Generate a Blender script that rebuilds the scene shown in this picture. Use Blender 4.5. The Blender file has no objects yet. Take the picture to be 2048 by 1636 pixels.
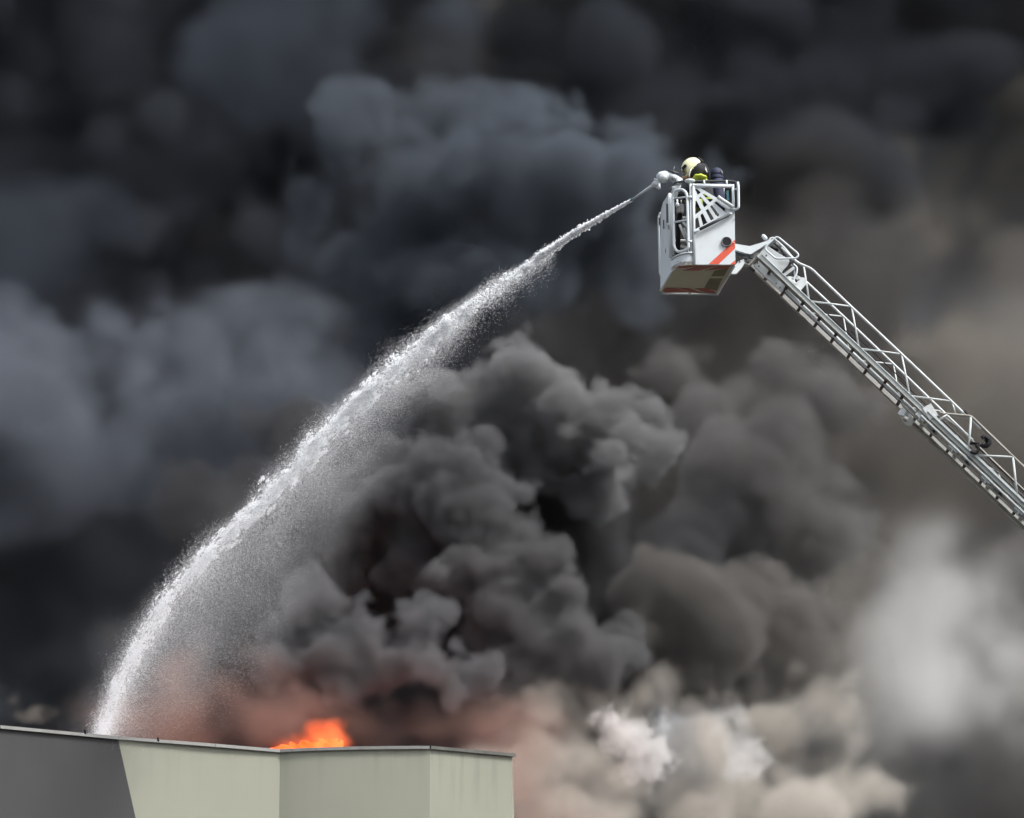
import bpy, math, random, time
import numpy as np
from mathutils import Vector, Matrix
T0=time.time()
sc=bpy.context.scene
# ---------------------------------------------------------------- camera
W,H=2048.0,1636.0
HFOV=math.radians(10.86); PITCH=math.radians(18.3)
CAM=Vector((0,0,1.7))
cd=bpy.data.cameras.new('camera'); cam=bpy.data.objects.new('camera',cd); sc.collection.objects.link(cam)
cd.sensor_width=36; cd.lens=18/math.tan(HFOV/2); cd.clip_start=1; cd.clip_end=3000
cam.location=CAM; cam.rotation_euler=(math.radians(90)+PITCH,0,0); sc.camera=cam
F=(W/2)/math.tan(HFOV/2)
def ray(px,py):
    x=(px-W/2)/F; u=(H/2-py)/F
    return Vector((x, math.cos(PITCH)-u*math.sin(PITCH), math.sin(PITCH)+u*math.cos(PITCH)))
def at(px,py,Y):
    d=ray(px,py); return CAM+d*(Y/d.y)
def mpp(Y): return Y/math.cos(PITCH)/F
# ---------------------------------------------------------------- light
world=bpy.data.worlds.new('World'); sc.world=world; world.use_nodes=True
nt=world.node_tree; bg=nt.nodes['Background']
SUN_EL,SUN_AZ=math.radians(52),math.radians(126)   # azimuth from +Y towards +X
sky=nt.nodes.new('ShaderNodeTexSky'); sky.sky_type='NISHITA'; sky.sun_disc=False
sky.sun_elevation=SUN_EL; sky.sun_rotation=SUN_AZ; sky.dust_density=4; sky.air_density=1.0; sky.ozone_density=1
hs=nt.nodes.new('ShaderNodeHueSaturation'); hs.inputs['Saturation'].default_value=.35
nt.links.new(sky.outputs[0],hs.inputs['Color']); nt.links.new(hs.outputs[0],bg.inputs[0]); bg.inputs[1].default_value=0.115
sl=bpy.data.lights.new('sun','SUN'); so=bpy.data.objects.new('sun',sl); sc.collection.objects.link(so)
sl.energy=1.8; sl.angle=math.radians(15); sl.color=(1,.975,.94)
sd=Vector((math.sin(SUN_AZ)*math.cos(SUN_EL),math.cos(SUN_AZ)*math.cos(SUN_EL),math.sin(SUN_EL)))
so.rotation_euler=sd.to_track_quat('Z','Y').to_euler()
sc.view_settings.view_transform='Standard'; sc.view_settings.look='None'; sc.view_settings.exposure=1.1
sc.render.engine='CYCLES'
cy=sc.cycles; cy.volume_bounces=1; cy.max_bounces=6; cy.volume_step_rate=2.5; cy.volume_max_steps=256
cy.use_adaptive_sampling=True; cy.adaptive_threshold=0.04; cy.use_denoising=True
# ---------------------------------------------------------------- smoke
def bspline_up(a,n,scale,axis,off):
    # interpolate lattice a along axis at n samples, spacing 'scale' lattice cells per sample
    x=np.arange(n)*scale+off; i=np.floor(x).astype(int); t=x-i
    w=[(1-t)**3/6,(3*t**3-6*t**2+4)/6,(-3*t**3+3*t**2+3*t+1)/6,t**3/6]
    M=np.zeros((n,a.shape[axis]),np.float32)
    for k in range(4): M[np.arange(n),i+k]+=w[k]
    return np.moveaxis(np.tensordot(M,a,axes=(1,axis)),0,axis)
def noise3(shape,vox,size,rng):
    sc_=vox/size
    dims=[int(s*sc_)+6 for s in shape]
    a=rng.standard_normal(dims).astype(np.float32)
    for ax in range(3): a=bspline_up(a,shape[ax],sc_,ax,rng.random())
    return a*2.2
def fbm(shape,vox,size,octv,rng,gain=.5):
    o=0;amp=1
    for k in range(octv):
        o=o+amp*noise3(shape,vox,size,rng); amp*=gain; size/=2
    return o
def puffs(shape,vox,size,amp,octv,rng,gain=.55):
    o=0
    for k in range(octv):
        if size<vox*2.2: break
        o=o+amp*(np.abs(noise3(shape,vox,size,rng))-.55); amp*=gain; size*=.52
    return o
def cauliflower(spheres,rng,levels,bias,n=14,shrink=(.32,.55)):
    out=list(spheres); cur=spheres
    for L in range(levels):
        nxt=[]
        for (c,r) in cur:
            for k in range(n):
                d=Vector(rng.standard_normal(3)).normalized()+bias*.35
                d.normalize()
                rr=r*rng.uniform(*shrink)
                nxt.append((c+d*(r*rng.uniform(.72,.92)),rr))
        out+=nxt; cur=nxt
    return out
def field(lo,hi,vox,spheres,rng,warp=.25,warp_size=1.2,k=0):
    shape=[int((hi[i]-lo[i])/vox)+1 for i in range(3)]
    ax=[(lo[i]+np.arange(shape[i])*vox).astype(np.float32) for i in range(3)]
    wv=[warp*fbm(shape,vox,warp_size,3,rng) for i in range(3)]
    S=np.full(shape,-9 if not k else 0,np.float32)
    m=warp*3.5+3.5*k
    for c,r in spheres:
        s=[]
        for i in range(3):
            a=max(0,int((c[i]-r-m-lo[i])/vox)); b=min(shape[i],int((c[i]+r+m-lo[i])/vox)+2)
            s.append(slice(a,b))
        if any(q.stop<=q.start for q in s): continue
        s=tuple(s)
        dx=ax[0][s[0]][:,None,None]+wv[0][s]-c[0]; dy=ax[1][s[1]][None,:,None]+wv[1][s]-c[1]; dz=ax[2][s[2]][None,None,:]+wv[2][s]-c[2]
        v=r-np.sqrt(dx*dx+dy*dy+dz*dz)
        if k: S[s]+=np.exp(v/k)
        else: np.maximum(S[s], v, out=S[s])
    if k: S=k*np.log(S+1e-6)
    return S,shape
def volume_object(name,lo,vox,D,mat):
    shape=D.shape
    me=bpy.data.meshes.new(name); n=D.size
    me.vertices.add(n)
    g=np.stack(np.meshgrid(*[lo[i]+np.arange(shape[i])*vox for i in range(3)],indexing='ij'),-1).astype(np.float32)
    me.vertices.foreach_set('co',g.ravel())
    at_=me.attributes.new('dens','FLOAT','POINT'); at_.data.foreach_set('value',D.astype(np.float32).ravel())
    ob=bpy.data.objects.new(name,me); sc.collection.objects.link(ob)
    ng=bpy.data.node_groups.new(name+'_volume','GeometryNodeTree')
    ng.interface.new_socket('Geometry',in_out='INPUT',socket_type='NodeSocketGeometry')
    ng.interface.new_socket('Geometry',in_out='OUTPUT',socket_type='NodeSocketGeometry')
    N=ng.nodes; L=ng.links
    gi=N.new('NodeGroupInput'); go=N.new('NodeGroupOutput')
    vc=N.new('GeometryNodeVolumeCube')
    hi=[lo[i]+(shape[i]-1)*vox for i in range(3)]
    vc.inputs['Min'].default_value=lo; vc.inputs['Max'].default_value=hi
    for i,k in enumerate(('Resolution X','Resolution Y','Resolution Z')): vc.inputs[k].default_value=shape[i]
    pos=N.new('GeometryNodeInputPosition')
    sub=N.new('ShaderNodeVectorMath'); sub.operation='SUBTRACT'; sub.inputs[1].default_value=lo
    L.new(pos.outputs[0],sub.inputs[0])
    dv=N.new('ShaderNodeVectorMath'); dv.operation='SCALE'; dv.inputs['Scale'].default_value=1/vox
    L.new(sub.outputs[0],dv.inputs[0])
    sp=N.new('ShaderNodeSeparateXYZ'); L.new(dv.outputs[0],sp.inputs[0])
    ii=[]
    for i in range(3):
        f=N.new('FunctionNodeFloatToInt'); f.rounding_mode='ROUND'; L.new(sp.outputs[i],f.inputs[0])
        mn=N.new('FunctionNodeIntegerMath'); mn.operation='MINIMUM'; L.new(f.outputs[0],mn.inputs[0]); mn.inputs[1].default_value=shape[i]-1
        mx=N.new('FunctionNodeIntegerMath'); mx.operation='MAXIMUM'; L.new(mn.outputs[0],mx.inputs[0]); mx.inputs[1].default_value=0
        ii.append(mx)
    a=N.new('FunctionNodeIntegerMath'); a.operation='MULTIPLY_ADD'; L.new(ii[0].outputs[0],a.inputs[0]); a.inputs[1].default_value=shape[1]; L.new(ii[1].outputs[0],a.inputs[2])
    b=N.new('FunctionNodeIntegerMath'); b.operation='MULTIPLY_ADD'; L.new(a.outputs[0],b.inputs[0]); b.inputs[1].default_value=shape[2]; L.new(ii[2].outputs[0],b.inputs[2])
    na=N.new('GeometryNodeInputNamedAttribute'); na.data_type='FLOAT'; na.inputs[0].default_value='dens'
    si=N.new('GeometryNodeSampleIndex'); si.data_type='FLOAT'; si.domain='POINT'
    L.new(gi.outputs[0],si.inputs['Geometry']); L.new(na.outputs[0],si.inputs['Value']); L.new(b.outputs[0],si.inputs['Index'])
    L.new(si.outputs[0],vc.inputs['Density'])
    sm=N.new('GeometryNodeSetMaterial'); sm.inputs['Material'].default_value=mat
    L.new(vc.outputs[0],sm.inputs['Geometry']); L.new(sm.outputs[0],go.inputs[0])
    md=ob.modifiers.new('smoke','NODES'); md.node_group=ng
    me.materials.append(mat)
    ob['kind']='stuff'
    return ob
def smoke_mat(name,col,dens,aniso=.1):
    m=bpy.data.materials.new(name); m.use_nodes=True; t=m.node_tree; t.nodes.clear()
    o=t.nodes.new('ShaderNodeOutputMaterial'); v=t.nodes.new('ShaderNodeVolumePrincipled')
    v.inputs['Color'].default_value=(*col,1); v.inputs['Density'].default_value=dens; v.inputs['Anisotropy'].default_value=aniso
    v.inputs['Density Attribute'].default_value='density'
    t.links.new(v.outputs[0],o.inputs['Volume']); return m
def sstep(x,a,b):
    t=np.clip((x-a)/(b-a),0,1); return t*t*(3-2*t)
# ---------------------------------------------------------------- materials
def mat(name,col,rough=.5,metal=0,var=.12,vscale=3.0,bump=.0,bscale=40,emit=None,spec=.5,dirt=None,dirt_amt=.0,dscale=2.0):
    m=bpy.data.materials.new(name); m.use_nodes=True; t=m.node_tree; b=t.nodes['Principled BSDF']
    b.inputs['Roughness'].default_value=rough; b.inputs['Metallic'].default_value=metal; b.inputs['Specular IOR Level'].default_value=spec
    tc=t.nodes.new('ShaderNodeTexCoord')
    n=t.nodes.new('ShaderNodeTexNoise'); n.inputs['Scale'].default_value=vscale; n.inputs['Detail'].default_value=8; n.inputs['Roughness'].default_value=.6
    t.links.new(tc.outputs['Object'],n.inputs['Vector'])
    r=t.nodes.new('ShaderNodeValToRGB'); r.color_ramp.elements[0].position=.3; r.color_ramp.elements[1].position=.7
    r.color_ramp.elements[0].color=(*[c*(1-var) for c in col],1); r.color_ramp.elements[1].color=(*[min(1,c*(1+var*.6)) for c in col],1)
    t.links.new(n.outputs['Fac'],r.inputs[0]); out=r.outputs[0]
    if dirt:
        n2=t.nodes.new('ShaderNodeTexNoise'); n2.inputs['Scale'].default_value=dscale; n2.inputs['Detail'].default_value=12; n2.inputs['Roughness'].default_value=.7
        t.links.new(tc.outputs['Object'],n2.inputs['Vector'])
        r2=t.nodes.new('ShaderNodeValToRGB'); r2.color_ramp.elements[0].position=.5; r2.color_ramp.elements[1].position=.75
        r2.color_ramp.elements[0].color=(0,0,0,1); r2.color_ramp.elements[1].color=(dirt_amt,)*3+(1,)
        t.links.new(n2.outputs['Fac'],r2.inputs[0])
        mx=t.nodes.new('ShaderNodeMix'); mx.data_type='RGBA'; mx.inputs[7].default_value=(*dirt,1)
        t.links.new(r2.outputs[0],mx.inputs[0]); t.links.new(out,mx.inputs[6]); out=mx.outputs[2]
    t.links.new(out,b.inputs['Base Color'])
    if bump:
        n3=t.nodes.new('ShaderNodeTexNoise'); n3.inputs['Scale'].default_value=bscale; n3.inputs['Detail'].default_value=6
        t.links.new(tc.outputs['Object'],n3.inputs['Vector'])
        bp=t.nodes.new('ShaderNodeBump'); bp.inputs['Strength'].default_value=bump; bp.inputs['Distance'].default_value=.01
        t.links.new(n3.outputs['Fac'],bp.inputs['Height']); t.links.new(bp.outputs[0],b.inputs['Normal'])
    if emit:
        b.inputs['Emission Color'].default_value=(*emit[0],1); b.inputs['Emission Strength'].default_value=emit[1]
    return m
WHITE=mat('white_paint',(.57,.615,.64),.38,var=.06,dirt=(.35,.34,.30),dirt_amt=.35,dscale=3)
WHITE2=mat('weathered_white_paint',(.54,.575,.585),.45,var=.10,dirt=(.20,.18,.15),dirt_amt=.7,dscale=5,bump=.15)
SHADEGREY=mat('shaded_grimy_paint',(.36,.365,.355),.6,var=.15,dirt=(.12,.11,.09),dirt_amt=.8,dscale=6,bump=.2)  # grimy paint, base grey also darkened for shade on the far beam
ALU=mat('dull_aluminium',(.46,.50,.50),.6,metal=0,var=.12,dirt=(.16,.15,.13),dirt_amt=.6,dscale=6,bump=.1)
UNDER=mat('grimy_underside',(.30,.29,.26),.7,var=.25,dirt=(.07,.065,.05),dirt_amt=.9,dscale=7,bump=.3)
OLIVE=mat('olive_floor_sheet',(.42,.39,.27),.6,var=.10,dirt=(.2,.18,.12),dirt_amt=.5,dscale=3)
OLIVED=mat('dark_olive',(.14,.125,.06),.7,var=.2)
RUBBER=mat('black_rubber',(.014,.014,.016),.7,var=.3,spec=.2)
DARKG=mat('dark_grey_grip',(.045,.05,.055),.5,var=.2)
RUNG=mat('brown_rung_cover',(.045,.028,.024),.7,var=.3,bump=.5,bscale=120)
RED=mat('red_orange_stripe',(.62,.085,.04),.4,var=.06)
REDD=mat('dark_red',(.30,.055,.035),.55,var=.2)  # darker red, used on the floor chevrons and the mouth
CONSOLE=mat('console_grey',(.16,.16,.17),.5,var=.1)
TEAL=mat('teal_plastic',(.03,.14,.18),.4,var=.1)
CREAM=mat('cream_helmet',(.78,.78,.50),.25,var=.05,dirt=(.3,.28,.15),dirt_amt=.5,dscale=14)
LIME=mat('lime_reflective',(.50,.58,.06),.5,var=.15,vscale=20)
CLOTH=mat('black_turnout_cloth',(.018,.018,.022),.85,var=.3,vscale=20,bump=.4,bscale=60)
HOOD=mat('charcoal_neck_cloth',(.02,.02,.025),.85,var=.3,vscale=15,bump=.4,bscale=60)
SKIN=mat('skin',(.42,.25,.15),.5,var=.1)
NAVY=mat('navy_cylinder_cover',(.02,.027,.062),.7,var=.2,vscale=12,bump=.3,bscale=50)
SILVER=mat('reflective_silver',(.75,.75,.75),.3,metal=.3,var=.05)
# ---------------------------------------------------------------- mesh helpers
class MB:
    def __init__(s): s.v=[]; s.f=[]
    def add(s,vs,fs):
        o=len(s.v); s.v+=[tuple(v) for v in vs]; s.f+=[tuple(i+o for i in f) for f in fs]; return s
    def hexa(s,b,t):   # bottom quad, top quad
        return s.add(list(b)+list(t),[(3,2,1,0),(4,5,6,7),(0,1,5,4),(1,2,6,5),(2,3,7,6),(3,0,4,7)])
    def box(s,a,b):
        (x0,y0,z0),(x1,y1,z1)=a,b
        return s.hexa([(x0,y0,z0),(x1,y0,z0),(x1,y1,z0),(x0,y1,z0)],[(x0,y0,z1),(x1,y0,z1),(x1,y1,z1),(x0,y1,z1)])
    def beam(s,a,b,w,h,up=(0,-1,0)):   # w: size along 'up', h: size across
        a=Vector(a);b=Vector(b);d=(b-a).normalized(); u=Vector(up); u=(u-d*u.dot(d)).normalized(); c=d.cross(u)
        q=lambda p:[p-u*w/2-c*h/2,p+u*w/2-c*h/2,p+u*w/2+c*h/2,p-u*w/2+c*h/2]
        return s.hexa(q(a),q(b))
    def tube(s,pts,r,n=10,closed=False,caps=True):
        pts=[Vector(p) for p in pts]; m=len(pts); rs=r if isinstance(r,(list,tuple)) else [r]*m
        rings=[]; ref=None
        for i,p in enumerate(pts):
            if closed: d=(pts[(i+1)%m]-pts[i-1]).normalized()
            else: d=(pts[min(i+1,m-1)]-pts[max(i-1,0)]).normalized()
            if ref is None:
                ref=Vector((0,-1,0)) if abs(d.y)<.9 else Vector((1,0,0))
            u=(ref-d*ref.dot(d)).normalized(); c=d.cross(u); ref=u
            rings.append([p+(u*math.cos(2*math.pi*k/n)+c*math.sin(2*math.pi*k/n))*rs[i] for k in range(n)])
        vs=[v for g in rings for v in g]; fs=[]
        for i in range(m if closed else m-1):
            j=(i+1)%m
            for k in range(n): fs.append((i*n+k,i*n+(k+1)%n,j*n+(k+1)%n,j*n+k))
        if not closed and caps: fs+= [tuple(range(n))[::-1],tuple((m-1)*n+k for k in range(n))]
        return s.add(vs,fs)
    def build(s,name,m,parent=None,smooth=False,bevel=0,**props):
        me=bpy.data.meshes.new(name); me.from_pydata(s.v,[],s.f); me.validate()
        return link(name,me,m,parent,smooth,bevel,**props)
def link(name,me,m,parent=None,smooth=False,bevel=0,**props):
    import bmesh
    bm=bmesh.new(); bm.from_mesh(me); bmesh.ops.recalc_face_normals(bm,faces=bm.faces); bm.to_mesh(me); bm.free()
    if smooth:
        for p in me.polygons: p.use_smooth=True
    me.materials.append(m)
    o=bpy.data.objects.new(name,me); sc.collection.objects.link(o)
    if parent is not None:
        o.parent=parent; o.matrix_parent_inverse=Matrix.Translation(-parent_origin(parent))
    if bevel:
        b=o.modifiers.new('bevel','BEVEL'); b.width=bevel; b.segments=2; b.limit_method='ANGLE'; b.angle_limit=math.radians(40)
    for k,v in props.items(): o[k]=v
    return o
_org={}
def parent_origin(p):
    return _org.get(p.name,Vector((0,0,0)))
def empty(name,loc,label,cat,group=None):
    o=bpy.data.objects.new(name,None); sc.collection.objects.link(o); o.location=loc; o['label']=label; o['category']=cat
    if group: o['group']=group
    _org[o.name]=Vector(loc); return o
def smooth_path(pts,r,n=5,closed=False):
    """round the corners of a polyline with radius r"""
    pts=[Vector(p) for p in pts]; m=len(pts); out=[]
    for i,p in enumerate(pts):
        if not closed and i in (0,m-1): out.append(p); continue
        a=pts[i-1]; b=pts[(i+1)%m]; la=(a-p).length; lb=(b-p).length; q=min(r,la*.48,lb*.48)
        p0=p+(a-p).normalized()*q; p1=p+(b-p).normalized()*q
        for k in range(n+1):
            t=k/n; out.append(p0*(1-t)**2+p*2*t*(1-t)+p1*t*t)
    return out
def plate(outer,holes,thick,Y):
    """solid plate with holes from world points lying in a plane of constant Y"""
    cu=bpy.data.curves.new('c','CURVE'); cu.dimensions='2D'; cu.fill_mode='BOTH'; cu.extrude=thick/2
    for loop in [outer]+holes:
        s=cu.splines.new('POLY'); s.points.add(len(loop)-1)
        for k,p in enumerate(loop): s.points[k].co=(p[0],p[2],0,1)
        s.use_cyclic_u=True
    ob=bpy.data.objects.new('c',cu); sc.collection.objects.link(ob)
    dg=bpy.context.evaluated_depsgraph_get(); me=bpy.data.meshes.new_from_object(ob.evaluated_get(dg))
    for v in me.vertices:
        x,y,z=v.co; v.co=(x,Y-z,y)
    bpy.data.objects.remove(ob); bpy.data.curves.remove(cu); me.materials.clear()
    return me
def ellipsoid(c,rx,ry,rz,nu=24,nv=16,f=None):
    vs=[];fs=[]
    for j in range(nv+1):
        th=math.pi*j/nv
        for i in range(nu):
            ph=2*math.pi*i/nu
            d=Vector((math.sin(th)*math.cos(ph),math.sin(th)*math.sin(ph),math.cos(th)))
            k=f(d) if f else 1
            vs.append(Vector(c)+Vector((d.x*rx,d.y*ry,d.z*rz))*k)
    for j in range(nv):
        for i in range(nu): fs.append((j*nu+i,j*nu+(i+1)%nu,(j+1)*nu+(i+1)%nu,(j+1)*nu+i))
    return vs,fs
# ---------------------------------------------------------------- ground
g=MB(); g.add([(-1500,-200,0),(1500,-200,0),(1500,2500,0),(-1500,2500,0)],[(0,1,2,3)])
g.build('ground',mat('asphalt',(.05,.05,.05),.9,vscale=.3),kind='structure')
# ---------------------------------------------------------------- building
ROOFZ=at(560,1493,80).z
def onroof(px,py,z=None):
    d=ray(px,py); z=ROOFZ if z is None else z; k=(z-CAM.z)/d.z; return CAM+d*k
def wallmat(name,col,streak=.14):
    m=mat(name,col,.85,var=.07,vscale=.5,bump=.06,bscale=60,dirt=tuple(c*.75 for c in col),dirt_amt=.3,dscale=.5)
    # soot and rain streaks: noise stretched downwards, strongest just under the coping
    t=m.node_tree; b=t.nodes['Principled BSDF']; src=b.inputs['Base Color'].links[0].from_socket
    tc=t.nodes.new('ShaderNodeTexCoord'); mp=t.nodes.new('ShaderNodeMapping'); mp.inputs['Scale'].default_value=(5,5,.35)
    n=t.nodes.new('ShaderNodeTexNoise'); n.inputs['Scale'].default_value=1.5; n.inputs['Detail'].default_value=8
    t.links.new(tc.outputs['Object'],mp.inputs[0]); t.links.new(mp.outputs[0],n.inputs['Vector'])
    sp=t.nodes.new('ShaderNodeSeparateXYZ'); t.links.new(tc.outputs['Object'],sp.inputs[0])
    mr=t.nodes.new('ShaderNodeMapRange'); mr.inputs['From Min'].default_value=ROOFZ-1.1; mr.inputs['From Max'].default_value=ROOFZ; t.links.new(sp.outputs['Z'],mr.inputs[0])
    r=t.nodes.new('ShaderNodeValToRGB'); r.color_ramp.elements[0].position=.5; r.color_ramp.elements[1].position=.72; t.links.new(n.outputs['Fac'],r.inputs[0])
    mu=t.nodes.new('ShaderNodeMath'); mu.operation='MULTIPLY'; t.links.new(r.outputs[0],mu.inputs[0]); t.links.new(mr.outputs[0],mu.inputs[1])
    m2=t.nodes.new('ShaderNodeMath'); m2.operation='MULTIPLY'; m2.inputs[1].default_value=streak; t.links.new(mu.outputs[0],m2.inputs[0])
    mx=t.nodes.new('ShaderNodeMix'); mx.data_type='RGBA'; mx.inputs[7].default_value=(*[c*.25 for c in col],1)
    t.links.new(m2.outputs[0],mx.inputs[0]); t.links.new(src,mx.inputs[6]); t.links.new(mx.outputs[2],b.inputs['Base Color'])
    return m
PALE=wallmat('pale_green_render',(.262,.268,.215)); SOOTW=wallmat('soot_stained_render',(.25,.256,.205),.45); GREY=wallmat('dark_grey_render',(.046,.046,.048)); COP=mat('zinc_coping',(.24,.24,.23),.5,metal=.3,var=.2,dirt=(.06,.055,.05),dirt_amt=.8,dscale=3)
SOOTY=mat('sooted_coping',(.09,.09,.08),.7,var=.4,vscale=6)
TOPS=[(-500,1400),(0,1447),(236,1469),(430,1484),(560,1495),(640,1489),(860,1488),(1024,1503)]
tops=[onroof(*p) for p in TOPS]
bld=empty('flat_roofed_building',(tops[4].x,tops[4].y,0),'pale green rendered building with a dark grey left wall, burning on its roof','building')
ROOFT=ROOFZ-.06
def bez_(a,b,c,t): return a*(1-t)**2+b*2*t*(1-t)+c*t*t
def wallseg(a,b,z0,z1,thick=.3,mb=None):
    a=Vector(a);b=Vector(b); mb=mb or MB(); d=(b-a).normalized(); n=Vector((-d.y,d.x,0))*thick
    lo=[Vector((a.x,a.y,z0)),Vector((b.x,b.y,z0)),Vector((b.x,b.y,z0))+n,Vector((a.x,a.y,z0))+n]
    return mb.hexa(lo,[v+Vector((0,0,z1-z0)) for v in lo])
# grey wall with its slanting paint boundary, then the pale walls
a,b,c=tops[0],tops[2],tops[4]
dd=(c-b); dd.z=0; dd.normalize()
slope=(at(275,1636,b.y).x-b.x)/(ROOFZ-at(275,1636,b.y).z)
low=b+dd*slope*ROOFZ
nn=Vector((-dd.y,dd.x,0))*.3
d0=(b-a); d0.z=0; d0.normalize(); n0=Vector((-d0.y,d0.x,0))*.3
def prism(name,pts,m,off,parent=bld,**k):
    mb=MB(); n=len(pts); mb.add([p for p in pts]+[p+off for p in pts],[tuple(range(n))[::-1],tuple(range(n,2*n))]+[(i,(i+1)%n,n+(i+1)%n,n+i) for i in range(n)])
    return mb.build(name,m,parent,**k)
Z=lambda p,z:Vector((p.x,p.y,z))
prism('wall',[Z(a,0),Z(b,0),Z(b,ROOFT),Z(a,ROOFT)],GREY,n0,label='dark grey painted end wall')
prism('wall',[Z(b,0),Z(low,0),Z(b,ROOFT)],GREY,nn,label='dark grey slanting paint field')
cb=c
prism('wall',[Z(low,0),Z(c,0),Z(c,ROOFT),Z(b,ROOFT)],PALE,nn,label='pale green wall beside the dark grey field')
qa,qb,qc=tops[4],tops[5],tops[6]
cv=[bez_(qa,qb,qc,i/14) for i in range(15)]
def strip_wall(pts,z0,z1,m,thick=.3):
    n=len(pts); nn_=[]
    for i in range(n):
        d=(pts[min(i+1,n-1)]-pts[max(i-1,0)]); d.z=0; d.normalize(); nn_.append(Vector((-d.y,d.x,0))*thick)
    vs=[Z(p,z0) for p in pts]+[Z(p,z1) for p in pts]; bk_=[Z(p+k,z0) for p,k in zip(pts,nn_)]+[Z(p+k,z1) for p,k in zip(pts,nn_)]
    mb=MB(); mb.add(vs,[(i,i+1,n+i+1,n+i) for i in range(n-1)]); mb.add(bk_,[(i,i+1,n+i+1,n+i) for i in range(n-1)])
    mb.add([vs[n+i] for i in range(n)]+[bk_[n+i] for i in range(n)],[(i,i+1,n+i+1,n+i) for i in range(n-1)])
    return mb.build('wall',m,bld,smooth=True,label='pale green wall curving out of the inner corner')
strip_wall(cv,0,ROOFT,PALE)
tops=tops[:5]+cv[2:-1:3]+tops[6:]
for p,q in ((tops[-2],tops[-1]),):
    wallseg(p,q,0,ROOFT).build('wall',SOOTW,bld)
e=tops[-1]; far=Vector((e.x+.15,e.y+16,0))
wallseg(Z(e,0),Z(far,0),0,ROOFT).build('wall',PALE,bld)
# roof deck 0.35 m below the parapet
rv=[Z(p,ROOFZ-.35) for p in tops]; rv=[v+Vector((0,.31,0)) for v in rv]+[Z(far,ROOFZ-.35),Vector((a.x,far.y,ROOFZ-.35))]
MB().add(rv,[tuple(range(len(rv)))]).build('roof',COP,bld)
for p,q in zip(tops[:-1],tops[1:]):
    d=(q-p); d.z=0; L_=d.length; d.normalize(); n=Vector((-d.y,d.x,0)); soot=p is tops[-2]
    k=max(1,round(L_/2.2))
    for i in range(k):
        s0=p+d*(L_*i/k+.004); s1=p+d*(L_*(i+1)/k-.004)
        if q is tops[-1] and i==k-1: s1=s1+d*.05
        o=n*-.045
        mb=MB(); base=[Z(s0+o,ROOFT-.0),Z(s1+o,ROOFT),Z(s1+n*.36,ROOFT),Z(s0+n*.36,ROOFT)]
        mb.hexa(base,[v+Vector((0,0,.022)) for v in base])
        base=[Z(s0+o,ROOFT-.028),Z(s1+o,ROOFT-.028),Z(s1+o+n*.012,ROOFT-.028),Z(s0+o+n*.012,ROOFT-.028)]
        mb.hexa(base,[v+Vector((0,0,.028)) for v in base])
        mb.build('coping',SOOTY if soot else COP,bld)
# outlet and fixing marks under the coping
for px,py in ((316,1478),(170,1463)):
    p=onroof(px,py,ROOFZ-.12); p.y-=.03
    MB().tube([p,p+Vector((0,.12,0))],.018,10).build('drain_spout',RUBBER,bld)
# ---------------------------------------------------------------- basket
Y0=66.0; SH=1.06
def P(zx,zy,dy=0): return at(1240+zx/5.113,290+zy/5.113,Y0+dy)
def Q(zx,zy,dy=0): return at(1300+zx/9.09,300+zy/9.09,Y0+dy)
def px2m(n): return n*mpp(Y0)
zr=lambda n: n/5.113*mpp(Y0)
floorz=P(960,1225,0).z
bk=empty('rescue_basket',(P(960,1225,.5).x,Y0+.5,floorz),'white rescue basket on the ladder tip with fan-shaped side rail and red chevrons','platform')
# front lower panel and fan-shaped guard in one sheet, holes real
outer=[P(737,395),P(1168,403),P(1180,1224),P(745,1224)]
big=[Q(905,688),Q(1490,690),Q(1490,1020),Q(1440,1005)]          # open triangle under the top bar
holes=[big,
 [Q(820,712),Q(850,706),Q(925,770),Q(868,818)],
 [Q(783,945),Q(845,922),Q(930,1095),Q(798,1196)],
 [Q(893,868),Q(918,852),Q(1045,998),Q(985,1047)],
 [Q(955,808),Q(985,796),Q(1145,905),Q(1090,955)],
 [Q(1010,1097),Q(1055,1070),Q(1165,1248),Q(1108,1287)],
 [Q(1088,1022),Q(1128,1004),Q(1262,1186),Q(1220,1222)],
 [Q(1166,956),Q(1205,938),Q(1425,1105),Q(1385,1150)],
 [Q(1180,1050),Q(1176,1040),Q(1330,1165),Q(1300,1180)],
 [Q(915,1182),Q(958,1155),Q(1045,1325),Q(965,1370)],
 [Q(800,1277),Q(872,1222),Q(910,1398),Q(806,1448)]]
holes.pop(8)
me=plate(outer,holes,.012,Y0); link('side_panel',me,WHITE,bk,bevel=.003)
# frame tubes around it
T=lambda name,pts,r,m=WHITE,par=bk,n=12,cr=.03,closed=False,**k: MB().tube(smooth_path(pts,cr,closed=closed) if len(pts)>2 else pts,r,n,closed=closed).build(name,m,par,smooth=True,**k)
T('corner_post',[P(752,398,-.012),P(760,1222,-.012)],.018)
T('top_bar',[P(740,420,-.01),P(1160,422,-.01)],.02)
T('corner_post',[P(1155,405,-.01),P(1160,700,-.01)],.018)
T('grip_rail',[Q(905,1443,-.05),Q(1430,1180,-.05)],.021,DARKG)
for q0,q1 in (((810,1510),(905,1443)),((1430,1180),(1492,1152))): T('grip_mount',[Q(*q0,-.03),Q(*q1,-.05)],.016)
T('hose_bracket',[Q(1238,845,-.06),Q(1300,895,-.06),Q(1510,1030,-.06)],.022)
T('hose_bracket',[Q(1225,872,-.03),Q(1500,1052,-.03)],.010,DARKG)
T('guard_loop',[P(1130,655,-.02),P(1190,660,-.05),P(1213,640,-.07),P(1211,420,-.07),P(1170,450,-.03)][:4]+[P(1206,400,-.06)],.017,cr=.05)
T('guard_strut',[P(1165,452,-.01),P(1210,452,-.07)],.011)
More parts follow.
